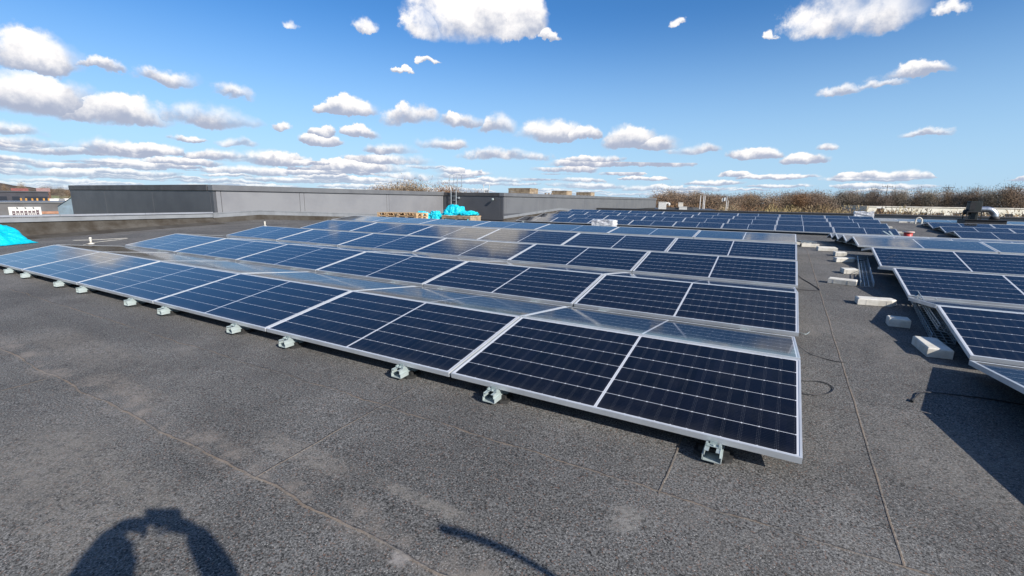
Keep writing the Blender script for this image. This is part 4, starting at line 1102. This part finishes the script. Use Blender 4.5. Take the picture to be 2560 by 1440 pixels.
# neighbouring lower roof with plant on it
house('neighbouring_hall', -10.6, 76, 11.0, 14, GZ, -.02, M_clad2, 'lower dark hall beyond the far parapet carrying white plant', 'building', M_cap2)
def plant(az0, az1, el0, el1, d, dep, m_, name, label, cat, group=None):
    p0 = polar(az0, d); p1 = polar(az1, d); z0 = CAM.z + d * math.tan(R(el0)); z1 = CAM.z + d * math.tan(R(el1))
    t = empty(name, ((p0.x + p1.x) / 2, (p0.y + p1.y) / 2, z0), (0, 0, -R((az0 + az1) / 2)), label, cat, group)
    w = (p1 - p0).length; h = z1 - z0
    k = MB(); k.box((0, dep / 2, h / 2), (w, dep, h), bev=.03); k.build('casing', m_, t)
    k = MB(); k.box((0, dep / 2, h + .02), (w + .06, dep + .06, .05)); k.build('lid', m_, t)
    return t, w, h
t, w, h = plant(-12.55, -11.68, -1.0, -.11, 75, 1.6, M_wht, 'air_handler', 'tall white plant cabinet at the end of the hall', 'plant unit', 'plant on the lower hall')
k = MB(); k.tube(smooth_path([(w / 2, .5, h - .18), (w / 2 + .25, .5, h - .16), (w / 2 + .45, .5, h - .28), (w / 2 + .36, .5, h - .50)], 4), .14, 10); k.build('outlet', M_wht, t, True)
t, w, h = plant(-11.60, -10.30, -1.0, -.74, 75.4, .8, M_clad2, 'plant_screen', 'dark grey screen panel between the white plant boxes', 'screen', 'plant on the lower hall')
plant(-10.28, -9.42, -1.0, -.62, 75, 1.4, M_wht, 'air_handler', 'low white plant box beyond the far parapet', 'plant unit', 'plant on the lower hall')
plant(-10.38, -9.86, -.62, -.14, 79, 1.0, M_cream, 'air_handler', 'small cream plant box raised behind the white one', 'plant unit', 'plant on the lower hall')
plant(-9.40, -8.75, -1.0, -.68, 75.2, .8, M_clad2, 'plant_screen', 'dark grey screen panel right of the low white box', 'screen', 'plant on the lower hall')
plant(-8.72, -8.12, -1.0, -.70, 75.6, .8, M_clad, 'plant_screen', 'bluish grey screen panel nearest the flagpoles', 'screen', 'plant on the lower hall')

def pole(az, d, el, label, flag=False, lean=0.0):
    p = polar(az, d); top = CAM.z + d * math.tan(R(el)); h = top - GZ
    t = empty('flagpole', (p.x, p.y, GZ), (0, lean, 0), label, 'flagpole', 'white flagpoles')
    k = MB(); k.tube([(0, 0, 0), (0, 0, h * .5), (0, 0, h)], [.085, .065, .045], 8); k.build('mast', M_wht, t, True)
    k = MB(); k.tube([(0, 0, h), (0, 0, h + .06), (0, 0, h + .10)], [.05, .06, .02], 8); k.build('finial', M_wht, t, True)
    if flag:
        k = MB(); vs = []; fs = []
        for i in range(11):
            x = -.06 - i * .075; y = .10 * math.sin(i * 1.0)
            for j in range(5): vs.append((x, y, h - .05 - j * .155 - .02 * i)); 
        for i in range(10):
            for j in range(4): fs.append((i * 5 + j, i * 5 + j + 1, (i + 1) * 5 + j + 1, (i + 1) * 5 + j))
        vs2 = [(x, y + .012, z) for x, y, z in vs]; n_ = len(vs)
        k.add(vs + vs2, fs + [[n_ + q for q in reversed(f)] for f in fs]); k.build('flag', M_wht, t, True)
    return t
pole(-8.07, 84, .63, 'leftmost white flagpole of three standing together'); pole(-7.74, 85, .62, 'middle white flagpole of three standing together'); pole(-7.60, 84.5, .62, 'right white flagpole of three standing together')
pole(-5.36, 96, .55, 'white flagpole flying a white flag', True); pole(-5.20, 97, .10, 'shorter bare white flagpole beside the flying flag')

M_steel2 = grime('pole_grey', (.16, .16, .16), .6, .2, .1, 2)
for az, el, lab in ((8.52, 1.80, 'leftmost of three power poles above the right-hand trees'), (12.78, 1.70, 'middle of three power poles above the right-hand trees'), (16.65, 1.68, 'rightmost of three power poles above the trees')):
    d = 245; p = polar(az, d); h = CAM.z + d * math.tan(R(el)) - GZ
    t = empty('power_pole', (p.x, p.y, GZ), (0, 0, -R(az)), lab, 'power pole', 'power poles above the trees')
    k = MB(); k.tube([(0, 0, 0), (0, 0, h)], [.18, .11], 6); k.build('mast', M_steel2, t)
    for zz, w in ((h - .75, 1.75), ):
        k = MB(); k.box((0, 0, zz), (w * 2, .12, .14)); k.build('cross_arm', M_steel2, t)
    for x in (-1.6, -.7, .7, 1.6):
        k = MB(); k.tube([(x, 0, h - .7), (x, 0, h - .35)], .07, 6); k.build('insulator', M_steel2, t)

# far left: dark halls and street beyond the west edge
M_dk = grime('dark_facade', (.045, .045, .055), .6, 0, .2, .3)
M_grey = grime('grey_facade', (.13, .13, .135), .7, 0, .15, .2)
M_org = grime('orange_board', (.42, .22, .14), .7, 0, .2, 1)
M_amb = grime('amber_board', (.50, .26, .06), .6, 0, .2, 1)
X1 = -112.0
gh = empty('grey_store', (X1, 14, GZ), label='low grey store front with white sign beyond the left parapet', cat='building')
k = MB(); k.box((-6, 0, 3.65), (12, 62, 6.75)); k.build('wall', M_grey, gh)
k = MB(); k.box((-6, 0, 7.10), (12.3, 62.3, .28)); k.build('roof_cap', M_clad, gh)
k = MB(); k.box((.04, 14.7, 5.35), (.06, 7.0, .42)); k.build('orange_band', M_org, gh)
k = MB(); k.box((.04, -11.6, 5.25), (.06, 18.0, .42)); k.build('orange_band', M_org, gh)
sg = MB(); y0, y1 = 23.85 - 14 + .0, 28.0 - 14 + .0
ya_ = CAM.y + (CAM.x - X1) / math.tan(R(76.77)) - 14; yb_ = CAM.y + (CAM.x - X1) / math.tan(R(74.85)) - 14
sg.box((.07, (ya_ + yb_) / 2, 5.25), (.12, yb_ - ya_, 2.2)); s1 = sg.build('sign_board', M_wht, gh)
M_ink, _, _ = mat('sign_letters', (.09, .055, .065), .6)
lt = MB(); n_ = 7; wl_ = (yb_ - ya_) * .86 / n_
for i in range(n_):
    yc_ = ya_ + (yb_ - ya_) * .075 + wl_ * (i + .5); zt_ = 5.70; hh = 1.15 + (.16 if i == 6 else 0)
    # blocky bold capitals: stems and bars
    a = wl_ * .82
    for kind, (cy, cz, sy, sz) in (('s', (-.30, 0, .26, 1)), ('s', (.30, 0, .26, 1)), ('b', (0, .36, .6, .24)), ('b', (0, -.30 if i % 3 else 0.0, .6, .22))):
        lt.box((.14, yc_ + cy * a, zt_ - 1.15 / 2 + cz * 1.15 + (hh - 1.15) / 2), (.04 + .002 * (kind == 'b'), sy * a, sz * hh))
lt.build('lettering', M_ink, s1)
for yb0 in (.25, .5, .75):
    q = MB(); q.box((.25, ya_ + (yb_ - ya_) * yb0, 6.22), (.35, .12, .1)); q.build('sign_lamp', M_dk, gh)
X2 = -150.0
dh = empty('dark_hall', (X2, 30, GZ), label='dark two-storey hall with amber window boards beyond the grey store', cat='building')
yR = CAM.y + (CAM.x - X2) / math.tan(R(74.25)) - 30
k = MB(); k.box((-8, yR - 22, 4.4), (16, 44, 8.9)); k.build('wall', M_dk, dh)
k = MB(); k.box((-8, yR - 22, 8.95), (16.4, 44.4, .25)); k.build('roof_edge', M_clad2, dh)
k = MB(); k.box((4, yR - 18, 2.9), (8, 42, 5.9)); k.build('lower_wing', M_dk, dh)
for i, azc in enumerate((76.95, 76.2, 75.45, 75.0, 74.55)):
    yc_ = CAM.y + (CAM.x - X2) / math.tan(R(azc)) - 30
    k = MB(); k.box((.03, yc_, 7.3), (.06, 1.25, 1.1)); k.build('window', M_win, dh)
for azc in (75.78, 75.12, 74.42):
    yc_ = CAM.y + (CAM.x - X2) / math.tan(R(azc)) - 30
    k = MB(); k.box((.08, yc_ - .42, 7.0), (.1, .3, .95)); k.box((.08, yc_ + .42, 7.0), (.1, .3, .95)); k.box((.085, yc_, 6.75), (.1, .6, .35)); k.build('amber_board', M_amb, dh)
for azc in (75.15, 74.6):
    yc_ = CAM.y + (CAM.x - X2) / math.tan(R(azc)) - 30
    k = MB(); k.bar((8.3, yc_, 5.85), (8.3, yc_, 7.0), .22); k.bar((8.3, yc_, 6.6), (8.3, yc_ - 1.3, 6.6), .18); k.build('pipe_post', M_wht, dh)
house('red_roofed_house', -75.9, 300, 5.0, 6, GZ, 1.7, M_cream, 'house with bright red roof and white front far left', 'house', M_roofr, 2, 1.3)
house('pink_roofed_house', -74.5, 380, 5.4, 8, GZ, 1.8, M_brown, 'house with dusty pink roof left of the hall corner', 'house', grime('pink_roof', (.31, .20, .18), .85, 0, .15, 1), 2, 2.0)
# gable of a blue-grey hall peeping past the corner
bg_ = empty('blue_hall', (polar(-72.6, 92).x, polar(-72.6, 92).y, GZ), (0, 0, R(72.6)), 'blue-grey gabled hall peeping past the clad hall corner', 'building')
k = MB(); k.add([(-1.9, 0, 0), (2.6, 0, 0), (2.6, 0, 8.9), (.9, 0, 9.1), (-1.9, 0, 6.9), (-1.9, 9, 0), (2.6, 9, 0), (2.6, 9, 8.9), (.9, 9, 9.1), (-1.9, 9, 6.9)],
      [(0, 1, 2, 3, 4), (9, 8, 7, 6, 5), (0, 5, 6, 1), (1, 6, 7, 2), (4, 9, 5, 0)]); k.build('wall', grime('blue_grey_board', (.13, .19, .24), .6, 0, .1, 1), bg_)
k = MB(); k.add([(-2.1, -.2, 6.78), (.9, -.2, 9.16), (2.7, -.2, 8.95), (2.7, 9.2, 8.95), (.9, 9.2, 9.16), (-2.1, 9.2, 6.78)], [(0, 1, 4, 5), (1, 2, 3, 4)]); k.build('roof', M_cap2, bg_)
# parked vans on the field road
M_pale = grime('pale_yard', (.42, .41, .36), .9, 0, .15, .1)
k = MB(); p = [polar(-74.4, 205), polar(-72.4, 205), polar(-72.0, 330), polar(-74.2, 330)]
k.add([(q.x, q.y, GZ + (3.6 if i < 2 else 5.2)) for i, q in enumerate(p)], [(0, 1, 2, 3)]); tag(k.build('yard', M_pale), kind='structure')
def van(az, d, mcol, label):
    p = polar(az, d); z = GZ + 3.6 + (d - 205) / 125 * 1.6 + .02
    t = empty('parked_van', (p.x, p.y, z), (0, 0, R(75 + 90)), label, 'van', 'vans parked far to the left')
    k = MB(); k.add([(-2.4, -.95, .35), (2.5, -.95, .35), (2.5, .95, .35), (-2.4, .95, .35), (-2.4, -.9, 1.2), (2.4, -.9, 1.2), (2.4, .9, 1.2), (-2.4, .9, 1.2), (-2.35, -.85, 2.1), (1.2, -.85, 2.1), (1.2, .85, 2.1), (-2.35, .85, 2.1)],
          [(3, 2, 1, 0), (0, 1, 5, 4), (1, 2, 6, 5), (2, 3, 7, 6), (3, 0, 4, 7), (4, 5, 9, 8), (5, 6, 10, 9), (6, 7, 11, 10), (7, 4, 8, 11), (8, 9, 10, 11)]); k.build('body', mcol, t)
    k = MB(); k.box((1.75, 0, 1.55), (.7, 1.5, .5)); k.box((.8, 0, 1.7), (.7, 1.78, .4)); k.build('windows', M_win, t)
    for x in (-1.5, 1.5):
        for y in (-.9, .9):
            k = MB(); k.tube([(x, y - .1, .36), (x, y + .1, .36)], .36, 12); k.build('wheel', M_rub, t)
    return t
for i, (az, d) in enumerate(((-74.05, 262), (-73.75, 266), (-73.45, 262), (-73.15, 268))):
    van(az, d, [M_wht, M_wht, M_clad, M_wht][i], ['leftmost white van in the distant yard', 'second white van in the distant yard', 'grey van in the distant yard', 'white van nearest the blue-grey gable'][i])

# ------------------------------------------------------------------ the photographer, whose shadow falls into the picture
M_skin = grime('skin', (.52, .33, .25), .55, 0, .1, 12)
M_jack = grime('navy_jacket', (.025, .035, .06), .8, 0, .2, 6)
M_trou = grime('grey_work_trousers', (.06, .06, .065), .85, 0, .2, 6)
M_shoe = grime('black_boots', (.02, .02, .02), .6, 0, .2, 10)
M_hair = grime('brown_hair', (.05, .032, .02), .8, 0, .3, 40)
def skin_mesh(name, chains, mt, parent, sub=2):
    """chains: lists of (point, radius); a chain starting with an index tuple hangs on an earlier vertex"""
    vs = []; es = []; rs = []; ids = {}
    for ch in chains:
        prev = None
        for it in ch:
            if isinstance(it, str): prev = ids[it]; continue
            p, r = it[0], it[1]
            vs.append(tuple(p)); rs.append(r if isinstance(r, tuple) else (r, r)); i = len(vs) - 1
            if prev is not None: es.append((prev, i))
            prev = i
            if len(it) > 2: ids[it[2]] = i
    me_ = bpy.data.meshes.new(name); me_.from_pydata(vs, es, [])
    ob = bpy.data.objects.new(name, me_); col.objects.link(ob)
    md = ob.modifiers.new('skin', 'SKIN'); md.use_smooth_shade = True
    for i, sv in enumerate(me_.skin_vertices[0].data): sv.radius = rs[i]; sv.use_root = (i == 0)
    sb_ = ob.modifiers.new('sub', 'SUBSURF'); sb_.levels = sub; sb_.render_levels = sub
    dg = bpy.context.evaluated_depsgraph_get(); ev = ob.evaluated_get(dg)
    fin = bpy.data.meshes.new_from_object(ev); fin.name = name
    bpy.data.objects.remove(ob); bpy.data.meshes.remove(me_)
    fin.materials.clear(); fin.materials.append(mt)
    o = bpy.data.objects.new(name, fin); col.objects.link(o)
    if parent: o.parent = parent
    return o
V = Vector
shL, shR = V((.10, -2.895, 1.23)), V((.50, -2.765, 1.23))
elL, elR = V((-.13, -2.715, 1.20)), V((.345, -2.465, 1.20))
wrL, wrR = V((-.245, -2.562, 1.288)), V((.025, -2.412, 1.276))
neck = V((.295, -2.825, 1.30)); chest = V((.30, -2.85, 1.10)); hip = V((.31, -2.89, .76))
sd = (shR - shL).normalized(); fd = V((-sd.y, sd.x, 0)).normalized()
head = neck + V((0, 0, .14)) + fd * .03
ft = []
body_ch = [[(hip, (.13, .10), 'hip'), (chest, (.14, .10), 'chest'), (neck, .055, 'neck'), (neck + V((0, 0, .06)) + fd * .01, .058), (head - V((0, 0, .02)), (.075, .088), 'face'), (head + V((0, 0, .08)) - fd * .01, (.072, .082))]]
body_ch.append(['face', (head + fd * .088 - V((0, 0, .012)), .014), (head + fd * .106 - V((0, 0, .028)), .011)])
body_ch.append(['face', (head + fd * .062 - V((0, 0, .085)), .032)])
for sgn in (-1, 1): body_ch.append(['face', (head + sd * sgn * .088 - V((0, 0, .01)), .018), (head + sd * sgn * .100 + V((0, 0, .012)) - fd * .01, .013)])
def hand(wr, tgt, side, key):
    """five separate fingers bent round the phone edge"""
    d = (tgt - wr).normalized(); upv = V((0, 0, 1)); lat = d.cross(upv).normalized() * side
    pc = wr + d * .055
    out = [[key, (wr, .026), (pc, (.036, .018), key + 'p')]]
    for i in range(4):
        L_ = (.074, .082, .076, .060)[i]
        b_ = pc + d * .030 + upv * (.030 - .020 * i)
        out.append([key + 'p', (b_, .010), (b_ + d * L_ * .45 + lat * .006, .009), (b_ + d * L_ * .72 + lat * .022, .0085), (b_ + d * L_ * .82 + lat * .042, .0075)])
    out.append([key + 'p', (pc + upv * .028 + lat * .020, .012), (pc + upv * .044 + d * .030 + lat * .030, .010), (pc + upv * .048 + d * .058 + lat * .034, .0085)])
    return out
body_ch.append(['chest', (shL, .055), (shL.lerp(elL, .55), .045), (elL, .038, 'eL'), (elL.lerp(wrL, .5), .034, 'fL')])
body_ch.append(['chest', (shR, .055), (shR.lerp(elR, .55), .045), (elR, .038, 'eR'), (elR.lerp(wrR, .5), .034, 'fR')])
PHC = CAM + rt * .058 - up * .018 - fw * .014
body_ch += hand(wrL, PHC - rt * .030 - fw * .070, 1, 'fL') + hand(wrR, PHC + rt * .060 - fw * .050, -1, 'fR')
legs = []
for sgn, off_ in ((-1, .06), (1, -.05)):
    hp = hip + sd * sgn * .09 - V((0, 0, .05)); fx = hip + sd * sgn * .12 + fd * off_; zf_ = zr(fx.y)
    kn = V((fx.x, fx.y, zf_ + .49)) + fd * .03; an = V((fx.x, fx.y, zf_ + .09))
    legs.append((hp, kn, an, zf_)); body_ch.append(['hip', (hp, .085), (kn, .055), (an, .040)])
root = empty('person', (hip.x, hip.y, zr(hip.y)), label='person in dark jacket holding up a phone, seen only as the shadow at lower left', cat='person')
def rel(o): o.location = -Vector(root.location); return o
rel(skin_mesh('body', body_ch, M_skin, root))
rel(skin_mesh('jacket', [[(hip - V((0, 0, .06)), (.165, .125)), (hip + V((0, 0, .12)), (.155, .12)), (chest, (.175, .13), 'c'), (chest.lerp(neck, .75), (.09, .08))],
    ['c', (shL, .080), (shL.lerp(elL, .5), .066), (elL, .075), (elL.lerp(wrL, .55), .064), (wrL - (wrL - elL).normalized() * .01, .050)],
    ['c', (shR, .080), (shR.lerp(elR, .5), .062), (elR, .062), (elR.lerp(wrR, .55), .054), (wrR - (wrR - elR).normalized() * .01, .044)]], M_jack, root))
rel(skin_mesh('trousers', [[(hip - V((0, 0, .02)), (.155, .115), 'h')]] + [['h', (a_ + V((0, 0, -.04)), .098), (a_.lerp(b_, .5), .088), (b_, .072), (c_ + V((0, 0, .02)), .060)] for a_, b_, c_, _ in legs], M_trou, root))
for a_, b_, c_, z_ in legs:
    rel(skin_mesh('boot', [[(V((c_.x, c_.y, z_ + .10)), .055), (V((c_.x, c_.y, z_ + .05)) - fd * .02, (.045, .05)), (V((c_.x, c_.y, z_ + .045)) + fd * .10, (.045, .044)), (V((c_.x, c_.y, z_ + .035)) + fd * .19, (.038, .034))]], M_shoe, root))
bm = bmesh.new(); bmesh.ops.create_icosphere(bm, subdivisions=4, radius=1.0)
for v in list(bm.verts):
    if v.co.z < -.1 and v.co.dot(fd) > -.25: bm.verts.remove(v)
    elif v.co.z < .35 and v.co.dot(fd) > .55: bm.verts.remove(v)
for v in bm.verts: v.co = Vector((v.co.x * .093, v.co.y * .100, v.co.z * .098)) * (1 + .06 * mn.noise(v.co * 6)) + head + V((0, 0, .035)) - fd * .008
me_ = bpy.data.meshes.new('hair'); bm.to_mesh(me_); bm.free(); me_.materials.append(M_hair)
o = bpy.data.objects.new('hair', me_); col.objects.link(o); o.parent = root; rel(o)
for sgn in (-1, 1):
    k = MB(); c0 = head + fd * .079 + sd * sgn * .032 + V((0, 0, .012)); k.tube([c0 - fd * .006, c0, c0 + fd * .005], [.010, .011, .004], 10); rel(k.build('eye', M_wht, root, True))
k = MB(); c0 = head + fd * .080 - V((0, 0, .058)); k.tube([c0 - sd * .024, c0 + fd * .006, c0 + sd * .024], [.003, .006, .003], 6); rel(k.build('mouth', grime('lips', (.42, .18, .15), .5), root, True))
ph = empty('smartphone', PHC, label='black smartphone held up in the photographer’s hands', cat='phone')
ph.matrix_world = Matrix((rt, up, -fw)).transposed().to_4x4(); ph.location = PHC
k = MB(); k.box((0, 0, 0), (.162, .076, .0085), bev=.003); k.build('case', M_black, ph)
k = MB(); k.box((0, 0, .0047), (.152, .068, .0006)); k.build('screen', M_win, ph)

# unseen bent tube added behind the viewer, shaped to throw the thin curved shadow
k = MB(); k.tube(smooth_path([(.929, -1.887, 1.287), (1.03, -1.862, 1.283), (1.128, -1.837, 1.258), (1.165, -1.812, 1.21), (1.150, -1.79, 1.15), (1.10, -1.76, 1.08), (1.13, -1.79, .95), (1.15, -1.80, .5), (1.15, -1.80, zr(-1.8))], 5), [.021] * 6 + [.019] * 8 + [.015] * 12 + [.028] * 15, 10)
co_ = k.build('shadow_tube', M_rub, smooth=True); tag(co_, 'unseen bent black tube standing on the felt, shaped to throw the thin curved shadow', 'shadow tube')

bpy.context.view_layer.update()
